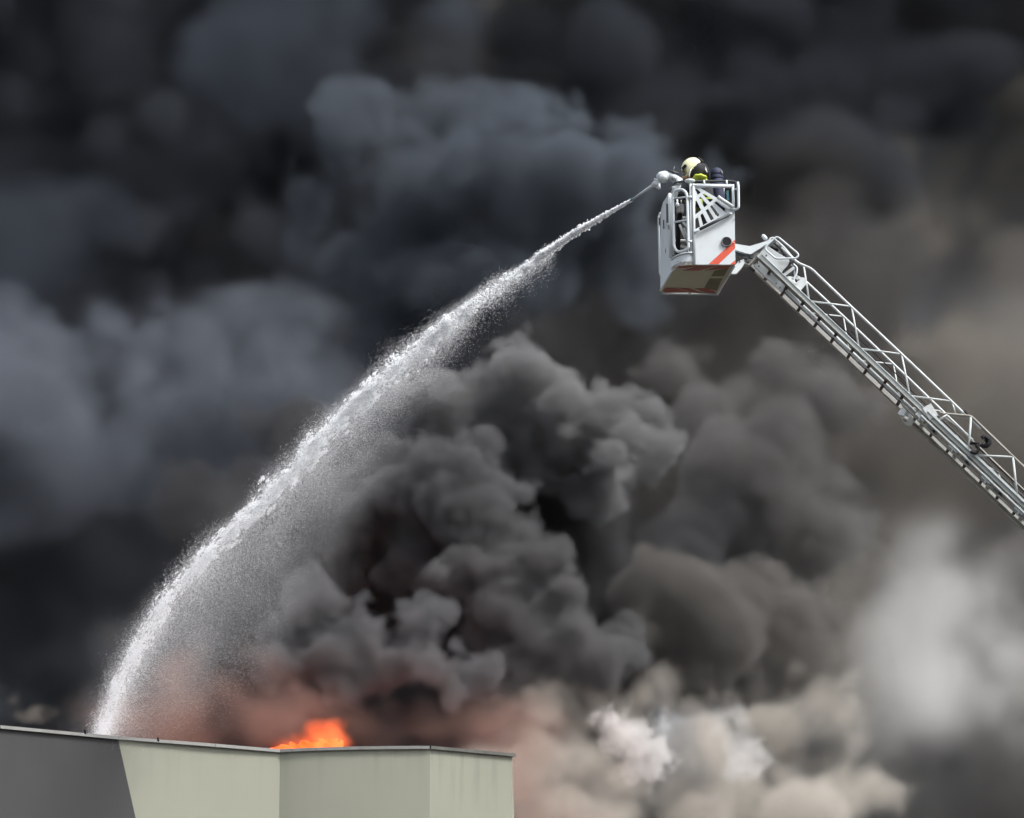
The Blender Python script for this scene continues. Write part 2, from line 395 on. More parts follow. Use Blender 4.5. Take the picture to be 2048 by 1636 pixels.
T('guard_strut',[P(1192,470,-.05),P(1192,640,-.05)],.006,DARKG)
T('hand_rail',[P(505,490,.26),P(520,430,.26),P(560,388,.24),P(620,376,.2),P(760,372,.08),P(1150,370,.06),P(1192,385,.03),P(1206,430,-.04)],.017,DARKG,cr=.06)
T('hand_rail',[P(1206,380,-.03),P(1207,470,-.06)],.016)
for x in (860,1090): T('rail_stub',[P(x,362,.02),P(x+2,412,.0)],.013)
# chamfered door frame on the front left corner: plane between corner post and left post
def Dr(zx,zy,off=0):   # point in door plane; zx 735 (near) .. 520 (deep)
    t=(735-zx)/215; return P(zx,zy,.22*t+off)
T('door_post',[Dr(722,398),Dr(728,1130)],.016)
T('door_post',[Dr(508,495,.0),Dr(520,1150,.0)],.022)
T('door_post',[Dr(533,505,-.02),Dr(545,1120,-.02)],.012)
door=T('door_frame',[Dr(558,470,-.05),Dr(640,450,-.05),Dr(686,500,-.05),Dr(702,1060,-.05),Dr(650,1085,-.05),Dr(585,1095,-.05),Dr(552,1040,-.05),Dr(542,520,-.05)],.019,cr=.06,closed=True)
T('crossbar',[Dr(545,548,-.05),Dr(690,530,-.05)],.013,par=bk)
T('crossbar',[Dr(555,790,-.05),Dr(695,765,-.05)],.013,par=bk)
for zy in (535,990): T('hinge',[Dr(695,zy,-.06),Dr(735,zy-4,-.02)],.017)
for zy in (560,1030): T('latch',[Dr(535,zy,-.05),Dr(556,zy-2,-.05)],.016)
# dark strip in the door post gap and small red edge strip
MB().beam(Dr(712,560,.03),Dr(722,1125,.03),.02,.035).build('door_gap_strip',RUBBER,bk)
# curved toe panel wrapping the corner
def curve_panel(top,bot,name,m,thick=.01,**k):
    mb=MB(); n=len(top); vs=top+bot+[v+Vector((0.004,thick,0)) for v in top]+[v+Vector((0.004,thick,0)) for v in bot]; fs=[]
    for i in range(n-1):
        fs+=[(i,i+1,n+i+1,n+i),(2*n+i,3*n+i,3*n+i+1,2*n+i+1),(i,2*n+i,2*n+i+1,i+1),(n+i,n+i+1,3*n+i+1,3*n+i)]
    fs+=[(0,n,3*n,2*n),(n-1,3*n-1,4*n-1,2*n-1)]
    mb.add(vs,fs); return mb.build(name,m,bk,smooth=False,**k)
def lerp(a,b,t): return a+(b-a)*t
def bez(a,b,c,t): return a*(1-t)**2+b*2*t*(1-t)+c*t*t
n=10
A0,A1,A2=P(742,1224,0),P(590,1224,0),P(525,1300,.24)
bot=[bez(A0,A1,A2,i/n) for i in range(n+1)]
hz=P(742,1112,0).z-A0.z
top=[v+Vector((0,0,hz-(.0)*i)) for i,v in enumerate(bot)]
curve_panel(top,bot,'toe_panel',WHITE)
T('toe_rail',[v+Vector((0,-.012,.012)) for v in top],.011,cr=.001)
for x0,x1 in ((575,600),(612,625),(655,668),(672,712)):
    MB().beam(P(x0,1196,.02),P(x1,1193,.005),.004,.006).build('marking_dash',CONSOLE,bk)
# left wall panel from corner to the far left, top sloping away
D2=P(412,1488,.98)
Ltop=[P(497,492,.26),P(470,540,.45),P(438,590,.62),P(424,640,.78),P(416,690,.96)]
Lbot=[]
for i,v in enumerate(Ltop):
    t=i/(len(Ltop)-1); bt=lerp(A2,D2,t); Lbot.append(bt)
vs=[]
mb=MB(); m_=len(Ltop); th=Vector((.012,0,0))
mb.add(Ltop+Lbot+[v+th for v in Ltop]+[v+th for v in Lbot],sum([[(i,i+1,m_+i+1,m_+i),(2*m_+i,3*m_+i,3*m_+i+1,2*m_+i+1),(i,2*m_+i,2*m_+i+1,i+1),(m_+i,m_+i+1,3*m_+i+1,3*m_+i)] for i in range(m_-1)],[])+[(0,m_,3*m_,2*m_),(m_-1,3*m_-1,4*m_-1,2*m_-1)])
mb.build('end_panel',WHITE,bk)
T('outer_loop',[P(418,690,.98),P(398,720,1.0),P(394,760,1.0),P(408,1310,1.0),P(420,1335,.98)],.014,cr=.05)
for (x,y0,y1,w,d) in ((492,600,792,.03,.24),(455,768,856,.018,.5),(410,745,820,.012,.9)):
    MB().beam(P(x,y0,d)-Vector((.012,0,0)),P(x+2,y1,d)-Vector((.012,0,0)),.016,w).build('slot_shade',DARKG,bk)  # dark bars put where the panel's open slots show only shade
MB().beam(P(476,1060,.3)-Vector((.014,0,0)),P(477,1105,.3)-Vector((.014,0,0)),.01,.012).build('latch',CONSOLE,bk)
MB().beam(P(508,820,.2)-Vector((.014,0,0)),P(509,860,.2)-Vector((.014,0,0)),.02,.02).build('latch',CONSOLE,bk)
# floor tray: outline at floor level
F_=[P(1178,1226,.0)]+[Vector(v) for v in bot]+[D2,P(440,1520,1.08),P(990,1526,1.10)]
for v in F_: v.z=floorz
mb=MB(); k=len(F_); mb.add([v for v in F_]+[v+Vector((0,0,.05)) for v in F_],[tuple(range(k))[::-1],tuple(range(k,2*k))]+[(i,(i+1)%k,k+(i+1)%k,k+i) for i in range(k)])
mb.build('floor_tray',OLIVE,bk)
def onfloor(zx,zy,dz=0):
    d=ray(1240+zx/5.113,290+zy/5.113); kk=(floorz+dz-CAM.z)/d.z; return CAM+d*kk
def fl(name,pts,m,d=.004):
    q=[onfloor(x,y,-d) for x,y in pts]; mb=MB(); n=len(q)
    mb.add([v for v in q]+[v+Vector((0,0,.003)) for v in q],[tuple(range(n))[::-1],tuple(range(n,2*n))]+[(i,(i+1)%n,n+(i+1)%n,n+i) for i in range(n)])
    return mb.build(name,m,bk)
fl('chevron_stripe',[(600,1237),(800,1237),(690,1256),(560,1262)],REDD)
fl('chevron_stripe',[(810,1237),(985,1237),(800,1285),(640,1285)],REDD)
fl('chevron_stripe',[(1010,1237),(1135,1238),(1105,1262),(870,1284)],REDD)
fl('chevron_stripe',[(470,1462),(560,1462),(700,1508),(460,1512),(440,1490)],REDD)
fl('chevron_stripe',[(585,1462),(700,1466),(850,1514),(740,1512)],REDD)
fl('chevron_stripe',[(765,1466),(900,1468),(975,1500),(968,1518),(880,1514)],REDD)
fl('recess_shade',[(965,1290),(1110,1262),(1030,1400),(990,1490),(862,1460)],OLIVED,.005)  # flat dark sheet, the recess's shade put into its colour
fl('recess_bar',[(925,1345),(1080,1345),(1070,1362),(918,1362)],OLIVE,.009)
T('floor_edge',[onfloor(995,1527,.0),onfloor(1172,1232,.0)],.016)
T('floor_edge',[onfloor(445,1522,.0),onfloor(992,1528,.0)],.012,WHITE2)
T('floor_edge',[onfloor(525,1300,.0),onfloor(414,1490,.0)],.014)
# stripes, lamp on the front panel
def fp(name,pts,m,d=-.009):
    q=[P(x,y,d) for x,y in pts]; mb=MB(); n=len(q)
    mb.add([v for v in q]+[v+Vector((0,.003,0)) for v in q],[tuple(range(n))[::-1],tuple(range(n,2*n))]+[(i,(i+1)%n,n+(i+1)%n,n+i) for i in range(n)])
    return mb.build(name,m,bk)
fp('warning_stripe',[(1176,968),(1177,1056),(1008,1218),(908,1218)],RED)
fp('warning_stripe',[(1178,1178),(1179,1220),(1126,1220)],RED)
c=P(1090,993,-.01)
MB().tube([c,c+Vector((0,-.02,0))],zr(52),28).build('round_lamp',RUBBER,bk,bevel=.004)
ring=[c+Vector((math.cos(a_)*zr(50),-.02,math.sin(a_)*zr(50))) for a_ in [2*math.pi*i/28 for i in range(28)]]
MB().tube(ring,.006,8,closed=True).build('lamp_rim',CONSOLE,bk,smooth=True)
for bx,by in ((752,1180),(752,1000),(1165,760),(1165,1000),(752,470),(1150,415)):
    p=P(bx,by,-.02); MB().tube([p+Vector((0,.012,0)),p+Vector((0,-.006,0))],.008,8).build('bolt',ALU,bk)
# right, rear sides (rails, kick panels) and inside gear
Rt=[P(1175,700,0),P(1178,1224,0)]
mb=MB(); q=[P(1172,700,.012),P(1178,1222,.012)]; rb=onfloor(992,1526); 
mb.add([q[0],q[1],rb,Vector((rb.x,rb.y,floorz+.45)),q[0]-Vector((.012,0,0)),q[1]-Vector((.012,0,0)),rb-Vector((.012,0,0)),Vector((rb.x-.012,rb.y,floorz+.45))],[(0,1,2,3),(4,7,6,5),(0,4,5,1),(1,5,6,2),(2,6,7,3),(3,7,4,0)])
mb.build('end_panel',WHITE,bk)
bl_=onfloor(440,1520)
wallseg(bl_,rb,floorz,floorz+.30,.012).build('kick_panel',WHITE,bk)
H_=1.1
for t in (0,.5,1):
    p=lerp(bl_,rb,t); T('post',[p,p+Vector((0,0,H_-.35 if t<1 else H_))],.016)
T('rail',[bl_+Vector((0,0,H_-.35)),rb+Vector((0,0,H_-.35))],.016)
# control console and seat struts seen through the door
cpos=P(618,650,.55)
mb=MB(); mb.hexa([P(575,695,.45),P(650,690,.45),P(655,700,.75),P(580,705,.75)],[P(572,600,.45),P(652,598,.45),P(660,610,.75),P(575,612,.75)])
mb.build('control_console',CONSOLE,bk,bevel=.012)
T('console_stand',[P(615,700,.6),P(600,780,.62),P(590,1150,.64)],.03,RUBBER)
T('lamp_knob',[P(583,600,.4),P(588,622,.3)],[.022,.028])
T('lamp_knob',[P(586,560,.42),P(583,605,.4)],.014)
for a_,b_ in (((610,815),(668,955)),((645,790),(690,840)),((655,850),(690,1000)),((620,1030),(680,1050)),((640,740),(700,745))):
    MB().beam(P(*a_,.5),P(*b_,.5),.03,.028).build('seat_strut',WHITE2,bk)
T('joystick',[P(626,590,.5),P(626,560,.5)],.008,SILVER)
for a_,b_,m_2,r in (((930,760),(990,640),WHITE2,.02),((985,720),(1040,600),SILVER,.012),((1010,735),(1050,700),WHITE2,.016),((1035,600),(1055,590),SILVER,.015)):
    T('inner_strut',[P(*a_,.45),P(*b_,.45)],r,m_2)
MB().beam(P(1098,470,.3),P(1104,570,.3),.03,.028).build('hose_reel_lever',TEAL,bk)
T('inner_post',[P(1062,400,.35),P(1064,500,.35)],.008,SILVER)
mb=MB(); mb.hexa([P(1075,690,.4),P(1110,680,.4),P(1110,685,.6),P(1075,695,.6)],[P(1075,560,.4),P(1110,560,.4),P(1110,562,.6),P(1075,562,.6)]); mb.build('battery_box',CONSOLE,bk)
# ---- water monitor: a part of the basket with its own pieces
mon=MB().tube([P(x,y,.3) for x,y in ((395,345),(420,325),(460,318),(500,325))],[.055,.07,.072,.055],16).build('water_monitor',WHITE,bk,smooth=True)
_org[mon.name]=Vector((0,0,0))
def M(name,mb,m=WHITE,smooth=True,**k):
    o=mb.build(name,m,None,smooth=smooth,**k); o.parent=mon; o.matrix_parent_inverse=mon.matrix_parent_inverse.inverted()@Matrix.Identity(4) if False else Matrix.Identity(4)
    return o
bpy.context.view_layer.update()
def M(name,mb,m=WHITE,smooth=True,**k):
    o=mb.build(name,m,None,smooth=smooth,**k); o.parent=mon; o.matrix_parent_inverse=mon.matrix_world.inverted(); return o
vs,fs=ellipsoid(P(440,335,.3),.085,.075,.068); M('elbow',MB().add(vs,fs))
NOZ=P(112,566,.62)
M('barrel',MB().tube([P(350,408,.36),P(335,415,.37),P(240,478,.48),P(125,556,.61)],[.030,.024,.018,.013],14))
M('nozzle_tip',MB().tube([P(128,554,.605),P(110,567,.625)],[.018,.016],14),TEAL)
M('joint',MB().tube([P(400,380,.32),P(370,395,.34),P(340,412,.37)],[.045,.052,.036],14))
M('joint_flange',MB().tube([P(385,375,.33),P(377,382,.33)],[.062,.062],16))
M('joint_lug',MB().tube([P(400,395,.28),P(402,450,.28)],[.014,.022],10))
M('joint_lug',MB().tube([P(375,440,.3),P(412,430,.3)],[.012,.012],8),SILVER)
M('outlet_arm',MB().tube([P(500,325,.3),P(560,335,.28),P(632,365,.26)],[.056,.045,.028],14))
M('outlet_arm',MB().tube([P(535,345,.3),P(590,375,.3),P(590,420,.3),P(560,480,.3),P(560,540,.3)],[.04,.04,.045,.05,.03],14))
M('motor_housing',MB().tube([P(530,455,.28),P(605,440,.28)],[.05,.05],14))
M('motor_housing',MB().tube([P(600,350,.24),P(600,405,.24)],[.035,.035],14))
M('bolt_ring',MB().tube([P(545,330,.22),P(545,355,.22)],[.02,.02],8),CONSOLE)
M('crank_handle',MB().tube([P(500,258,.25),P(548,276,.25),P(605,292,.25)],[.011,.016,.012],8),DARKG)
M('crank_handle',MB().tube([P(556,218,.25),P(542,270,.25),P(540,300,.27)],[.012,.011,.010],8),DARKG)
# white cap where monitor arm passes the rail
vs,fs=ellipsoid(P(715,368,.05),zr(55),.05,zr(24)); MB().add(vs,fs).build('rail_cap',CREAM if False else WHITE,bk,smooth=True)
# ---------------------------------------------------------------- firefighter
fz=floorz+.05
ff=empty('person',(P(880,600,.5).x,Y0+.5,fz),'firefighter in black turnout coat and cream helmet leaning over the water nozzle','person')
def skin_mesh(name,joints,bones,m,parent,sub=2):
    me=bpy.data.meshes.new(name); me.from_pydata([j[0] for j in joints],bones,[])
    o=bpy.data.objects.new(name,me); sc.collection.objects.link(o)
    sk=o.modifiers.new('skin','SKIN'); ss=o.modifiers.new('sub','SUBSURF'); ss.levels=sub; ss.render_levels=sub
    for i,j in enumerate(joints):
        v=me.skin_vertices[0].data[i]; v.radius=(j[1],j[2] if len(j)>2 else j[1]); v.use_root=(i==0)
    dg=bpy.context.evaluated_depsgraph_get(); me2=bpy.data.meshes.new_from_object(o.evaluated_get(dg))
    bpy.data.objects.remove(o)
    return link(name,me2,m,parent,smooth=True)
hip=P(905,800,.5); hip.z=fz+.92
J=[(hip,.16,.13),(P(893,640,.5),.165,.14),(P(872,500,.5),.18,.15),(P(840,420,.5),.13,.12),(P(790,370,.5),.075,.07),(P(762,325,.5),.075,.075),(P(745,270,.5),.09,.09),
   # near arm
   (P(880,455,.30),.085),(P(915,590,.20),.065),(P(800,600,.16),.05),(P(770,600,.16),.045),
   # far arm
   (P(850,450,.68),.085),(P(760,560,.75),.062),(P(640,520,.60),.045),(P(622,512,.58),.042),
   # legs
   (P(880,830,.38),.11),(Vector((hip.x-.03,hip.y-.14,fz+.5)),.085),(Vector((hip.x-.02,hip.y-.15,fz+.1)),.07),(Vector((hip.x-.14,hip.y-.16,fz+.05)),.05),
   (P(900,840,.62),.11),(Vector((hip.x+.03,hip.y+.14,fz+.5)),.085),(Vector((hip.x+.05,hip.y+.15,fz+.1)),.07),(Vector((hip.x-.07,hip.y+.16,fz+.05)),.05)]
for i in (15,19): J[i]=(Vector((hip.x,hip.y+(-.11 if i==15 else .11),fz+.82)),.11)
Bn=[(0,1),(1,2),(2,3),(3,4),(4,5),(5,6),(2,7),(7,8),(8,9),(9,10),(2,11),(11,12),(12,13),(13,14),(0,15),(15,16),(16,17),(17,18),(0,19),(19,20),(20,21),(21,22)]
skin_mesh('body',J,Bn,CLOTH,ff)
# gloved hands, five fingers closed on their grips
def hand(c,dirv,side,m):
    c=Vector(c); f=Vector(dirv).normalized(); s=Vector(side); s=(s-f*s.dot(f)).normalized(); dn=f.cross(s)
    jj=[(c-f*.03,.026,.022),(c+f*.03,.032,.02),(c+f*.06,.036,.018)]; bb=[(0,1),(1,2)]
    o=skin_mesh('glove',jj,bb,m,ff,1)
    for k,(off,ln) in enumerate(((-.033,.062),(-.011,.07),(.011,.068),(.033,.052))):
        a=c+f*.06+s*off; b=a+f*ln*.45; d=b+f*ln*.25-dn*ln*.4; e_=d-f*ln*.3-dn*ln*.2
        MB().tube([a-f*.02,a,b,d,e_],[.011,.011,.0105,.010,.008],8).build('finger',m,ff,smooth=True)
    a=c+f*.01-s*.03; MB().tube([a,a-s*.025+f*.02,a-s*.02+f*.05-dn*.02],[.013,.012,.009],8).build('thumb',m,ff,smooth=True)
hand(P(765,598,.16),(-1,-.1,-.1),(0,-1,.2),LIME)
hand(P(615,508,.57),(-1,-.2,.0),(0,-1,.2),HOOD)
# cuffs and bands
def band(a,b,r,m,name='reflective_band'): MB().tube([a,lerp(a,b,.5),b],[r*.97,r,r*.97],20,caps=False).build(name,m,ff,smooth=True)
band(P(835,598,.17),P(815,600,.165),.064,LIME); 
band(P(908,560,.215),P(912,585,.205),.078,LIME); band(P(700,540,.67),P(680,533,.65),.064,LIME)
MB().beam(P(850,500,.22),P(935,565,.2),.05,.035).build('reflective_band',LIME,ff,bevel=.012)
band(P(885,600,.5),P(886,625,.5),.20,LIME); band(P(890,610,.5),P(891,616,.5),.205,SILVER)
for i in (16,20):
    p=J[i][0]; band(p+Vector((0,0,-.14)),p+Vector((0,0,-.2)),.098,LIME)
# collar
vs,fs=ellipsoid(P(812,340,.38),zr(78),.13,zr(32),f=lambda d:1+.08*math.sin(9*d.x)); MB().add(vs,fs).build('collar',LIME,ff,smooth=True)
MB().tube(smooth_path([P(860,345,.36),P(885,360,.36),P(888,410,.36)],.02),.02,10).build('shoulder_strap',LIME,ff,smooth=True)
# boots
for i in (18,22):
    p=J[i][0]; vs,fs=ellipsoid(p+Vector((.03,0,-.01)),.14,.055,.055); MB().add(vs,fs).build('boot',RUBBER,ff,smooth=True)
# head with face (turned left, away from the lens)
hc=P(735,262,.46)
def headf(d):
    k=1.0
    k+=.10*max(0,-d.x)**10*(1 if abs(d.z+.1)<.5 else .5)
    return k
vs,fs=ellipsoid(hc,.095,.078,.12,f=headf); MB().add(vs,fs).build('head',SKIN,ff,smooth=True)
vs,fs=ellipsoid(hc+Vector((-.102,0,-.015)),.02,.014,.022,12,8); MB().add(vs,fs).build('nose',SKIN,ff,smooth=True)
for s in (-1,1):
    vs,fs=ellipsoid(hc+Vector((-.078,s*.032,.012)),.012,.012,.009,12,8); MB().add(vs,fs).build('eye',RUBBER,ff,smooth=True)
    vs,fs=ellipsoid(hc+Vector((.0,s*.079,-.005)),.018,.008,.03,12,8); MB().add(vs,fs).build('ear',SKIN,ff,smooth=True)
MB().tube([hc+Vector((-.088,-.022,-.058)),hc+Vector((-.095,0,-.06)),hc+Vector((-.088,.022,-.058))],.005,6).build('mouth',REDD,ff,smooth=True)
vs,fs=ellipsoid(P(662,335,.44),zr(30),.05,zr(22),16,10); MB().add(vs,fs).build('chin_guard',SKIN,ff,smooth=True,label='tan leather chin guard')
# helmet: jet-style shell cut off along a slanting edge
def partial(c,rx,ry,rz,keep,nu=44,nv=32,th=.006,f=None):
    vs,fs=ellipsoid((0,0,0),rx,ry,rz,nu,nv,f); fs=[q for q in fs if keep(sum((Vector(vs[i]) for i in q),Vector())/4)]
    return [Vector(c)+Vector(v) for v in vs],fs
def helmet_keep(p):
    return p.z>-.115 and (p.x<.045+.9*(p.z-.02) if p.z<.1 else p.x<.10) and not (p.x<-.09 and p.z<-.03)
def build_shell(name,c,rx,ry,rz,keep,m,th,parent,f=None):
    vs,fs=partial(c,rx,ry,rz,keep,f=f); me=bpy.data.meshes.new(name); me.from_pydata(vs,[],fs)
    import bmesh
    bm=bmesh.new(); bm.from_mesh(me); bmesh.ops.delete(bm,geom=[v for v in bm.verts if not v.link_faces],context='VERTS'); bmesh.ops.remove_doubles(bm,verts=bm.verts,dist=1e-5); bm.to_mesh(me); bm.free()
    o=link(name,me,m,parent,smooth=True); s=o.modifiers.new('thick','SOLIDIFY'); s.thickness=th; s.offset=1; return o
shc=P(748,248,.46)
hel=build_shell('helmet_shell',shc,.150,.125,.152,helmet_keep,CREAM,.008,ff)
build_shell('neck_curtain',P(798,272,.46),.140,.130,.118,lambda p:(p.x>-.11+.35*(p.z+.118)) and p.z>-.10,HOOD,.008,ff,f=lambda d:1+.025*math.sin(7*math.atan2(d.y,d.x)))
MB().tube([P(770,150,.46),P(800,150,.42),P(835,172,.40),P(850,200,.40)],[.02,.036,.03,.012],12).build('helmet_crest',RUBBER,ff,smooth=True)
MB().beam(P(868,228,.36),P(895,278,.35),.01,.018).build('reflective_patch',SILVER,ff)
MB().beam(P(640,245,.39),P(674,205,.33),.02,.036).build('helmet_badge',RUBBER,ff)
MB().beam(P(645,285,.375),P(668,262,.335),.012,.014).build('helmet_badge',OLIVED,ff)
MB().beam(P(652,300,.38),P(690,285,.335),.01,.012).build('helmet_badge',CONSOLE,ff)
MB().tube(smooth_path([P(888,250,.36),P(915,300,.34),P(918,380,.33)],.03),.010,8).build('air_hose',RUBBER,ff,smooth=True)
MB().tube(smooth_path([P(706,330,.33),P(712,290,.33),P(730,240,.335)],.03),.005,8).build('helmet_cord',SILVER,ff,smooth=True)
# ---------------------------------------------------------------- air cylinder on the firefighter's back
ap=empty('breathing_cylinder',P(1005,640,.5),'navy covered air cylinder standing up behind the firefighter inside the basket','air cylinder')
cyl=[(P(985,238,.48),.012),(P(985,242,.48),.045),(P(986,256,.48),.07),(P(988,290,.48),.079),(P(990,318,.48),.080)]
MB().tube([p for p,_ in cyl],[r for _,r in cyl],24).build('valve_hood',NAVY,ap,smooth=True)
MB().tube([P(990,318,.48),P(991,350,.48)],[.087,.088],24).build('hood_band',NAVY,ap,smooth=False,bevel=.006)
MB().tube([P(991,350,.48),P(1002,450,.49),P(1012,620,.5),P(1016,690,.5)],[.079,.085,.085,.06],24).build('cylinder_body',NAVY,ap,smooth=True)
MB().tube([P(1035,262,.42),P(1048,300,.42)],.012,8).build('valve_knob',CONSOLE,ap,smooth=True)
# ---------------------------------------------------------------- ladder
def R(zx,zy,dy=0): return at(1460+zx/5.453,440+zy/5.453,Y0+.35+dy)
def S(px,py,dy=0): return at(px,py,Y0+.35+dy)
W_=.42
rr=lambda n: n/5.453*mpp(Y0)
lad=empty('aerial_ladder',S(1490,510,.2),'long white telescopic turntable ladder rising from lower right to the basket','ladder')
def LT(name,pts,r,m=WHITE2,n=10,cr=.04,closed=False,**k): return MB().tube(smooth_path(pts,cr,closed=closed) if len(pts)>2 else pts,r,n,closed=closed).build(name,m,lad,smooth=True,**k)
def LB(name,a,b,w,h,m=ALU,bevel=.003,**k): return MB().beam(a,b,w,h).build(name,m,lad,bevel=bevel,**k)
SL=.9455
def on(px,base):     # beam line: base=(x0,y0)
    return (px,base[1]+(px-base[0])*SL)
b1=(1460+310/5.453,440+380/5.453)
END=2750
def pt(base,px,dy=0): x,y=on(px,base); return S(x,y,dy)
LB('main_beam',pt(b1,b1[0]),pt(b1,END),.05,.070,ALU)
LB('beam_flange',pt((b1[0],b1[1]-6.0),b1[0]+6,-.008),pt((b1[0],b1[1]-6.0),END,-.008),.07,.010,WHITE2)
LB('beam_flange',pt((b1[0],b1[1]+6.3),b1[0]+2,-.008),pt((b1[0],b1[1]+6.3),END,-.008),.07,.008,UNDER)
b2=(b1[0],b1[1]+18.5)
LT('inner_tube',[pt(b2,1572,.1),pt(b2,1830,.1)],.024,WHITE2)
LB('gap_shade_strip',pt((b1[0],b1[1]+26.5),1566,.2),pt((b1[0],b1[1]+26.5),1850,.2),.03,.012,DARKG)  # dark strip standing in for the shaded gap below the inner tube
b3=(b1[0],b1[1]+36)
LB('side_beam',pt(b3,1500,W_),pt(b3,END,W_),.05,.055,SHADEGREY)
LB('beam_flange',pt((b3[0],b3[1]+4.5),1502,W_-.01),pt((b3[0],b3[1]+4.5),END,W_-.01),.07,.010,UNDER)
LB('head_channel',pt((b1[0],b1[1]+22),1512,.12),pt((b1[0],b1[1]+22),1568,.12),.04,.09,WHITE2)
# rungs every 0.3 m, dark ribbed covers
x=1460+410/5.453; nr=0
while x<END-30:
    p=pt((b1[0],b1[1]+24),x-1,.13); q=pt((b1[0],b1[1]+33),x-9,W_-.04)
    a=pt((b1[0],b1[1]+12),x+4.5,.02); b=pt((b1[0],b1[1]+36),x-5,W_-.05)
    MB().beam(a,b,.04,.038).build('rung',RUNG,lad,bevel=.006)
    x+=33.1; nr+=1
# near truss
TN=[(1607.6,533.5),(1703,613),(1803,708),(1901,802)]
BN=[(1618.6,602),(1718.6,697),(1820,791.5)]
LT('hand_rail',[S(1562.7,495),S(1595.7,526),S(1621.4,536.3),S(1703,614),S(1803,708),S(1901,801),S(1960,858)],rr(14),cr=.06)
for i in range(3):
    LT('brace',[S(*TN[i]),S(*BN[i])],rr(10)); LT('brace',[S(*BN[i]),S(*TN[i+1])],rr(10))
LT('brace',[S(1905,806),S(1910.5,826)],rr(10))
TF=[(x-16,y+20) for x,y in TN]; BF=[(x-18,y+22) for x,y in BN]
LT('hand_rail',[S(1592,552,W_),S(1612,563,W_),S(1687,633,W_),S(1787,728,W_),S(1885,822,W_),S(1945,880,W_)],rr(13),cr=.04)
for i in range(3):
    if i: LT('brace',[S(*TF[i],W_),S(*BF[i],W_)],rr(8))
    LT('brace',[S(*BF[i],W_),S(*TF[i+1],W_)],rr(8))
for i,(x,y) in enumerate(((1650,585),(1752,672),(1850,770))):
    LT('control_cable',[S(x-50,y-10,.2),S(x+70,y+104,.2)],.006,RUBBER)
# second section (further down): rails, braces, box beam
T2=[(1942,834),(2026,914),(2112,995),(2200,1078),(2290,1163)]; B2=[(1937,900),(2034,992),(2120,1073),(2208,1156)]
LT('hand_rail',[S(1878,824,-.05),S(1885,827,-.05),S(1942,832,-.05),S(2026,913,-.05),S(2112,994,-.05),S(2300,1172,-.05),S(END,1597,-.05)],.016,UNDER)
LT('rubber_hose',[S(1928,822,-.03),S(1975,866,-.03),S(2050,936,-.03),S(2300,1168,-.03)],.011,RUBBER)
LT('brace',[S(1896,828,-.05),S(1878,840,-.05)],.013)
for i in range(4):
    LT('brace',[S(*T2[i],-.05),S(*B2[i],-.05)],.016,ALU)
    LT('brace',[S(B2[i][0]+7,B2[i][1]+10,-.05),S(*T2[i+1],-.05)],.013,ALU)
    LT('brace',[S(T2[i][0]-28,T2[i][1]+32,W_+.05),S(T2[i][0]-22,T2[i][1]+72,W_+.05)],.010,ALU)
    LT('brace',[S(T2[i][0]-18,T2[i][1]+74,W_+.05),S(T2[i+1][0]-30,T2[i+1][1]+30,W_+.05)],.010,ALU)
LT('hand_rail',[S(1890,836,W_+.05),S(1920,858,W_+.05),S(2000,935,W_+.05),S(2300,1220,W_+.05),S(END,1646,W_+.05)],.014,UNDER)
LT('rubber_hose',[S(1945,884,W_),S(2000,937,W_),S(2300,1222,W_)],.010,RUBBER)
LB('rail_channel',S(1856,822,-.045),pt((1856,822),END,-.045),.04,.03,ALU)
LB('rail_channel',S(1862,818,.15),pt((1862,818),END,.15),.02,.012,DARKG)
LB('cover_plate',S(1853,812,-.03),S(1868,836,-.03),.03,.13,WHITE2)
# coiled cable loops
def loop(c,r,a0,a1,rad,dy):
    return [S(c[0]+r*math.cos(a),c[1]+r*math.sin(a)*1.0,dy) for a in [a0+(a1-a0)*i/16 for i in range(17)]]
LT('cable_loop',loop((1970,883),9.5,-2.3,2.5,.02,-.12),.028,RUBBER,cr=.001)
LT('cable_loop',loop((1969,885),6,-1.5,1.5,.02,-.08),.022,RUBBER,cr=.001)
LT('cable_loop',loop((1949,898),8,-1.2,2.6,.02,-.1),.022,RUBBER,cr=.001)
LT('cable_loop',[S(1940,886,-.1),S(1958,887,-.1),S(1955,896,-.1)],.02,RUBBER)
# lower section hanging below the main beam
b4=(1806,825)
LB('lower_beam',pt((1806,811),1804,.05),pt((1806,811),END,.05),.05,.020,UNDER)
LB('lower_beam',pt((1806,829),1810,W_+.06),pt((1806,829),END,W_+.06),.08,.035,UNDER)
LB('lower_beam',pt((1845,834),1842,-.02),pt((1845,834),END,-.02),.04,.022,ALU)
LB('end_cap',S(1805,823,.1),S(1820,845,.35),.10,.10,WHITE2)
LT('pulley',[S(1811,838,.0),S(1811,838,.3)],.035,UNDER,n=16)
x=1838; k=0
while x<END-60:
    x0,y0=on(x,(1838,829))
    MB().beam(S(x0-4,y0-4,.02),S(x0+12,y0+11,.02),.05,.085).build('rung_bracket',WHITE2,lad,bevel=.006)
    MB().beam(S(x0+20,y0+4,.1),S(x0+6,y0+20,.4),.045,.045).build('rung',UNDER,lad,bevel=.004)
    MB().beam(S(x0+18,y0+22,.12),S(x0+36,y0+39,.12),.05,.05).build('web_plate',DARKG,lad,bevel=.004)
    MB().tube([S(x0-2,y0+14,.0),S(x0+4,y0+4,.0),S(x0+16,y0+6,.0)],.012,8).build('strut_hook',WHITE2,lad,smooth=True)
    x+=66; k+=1
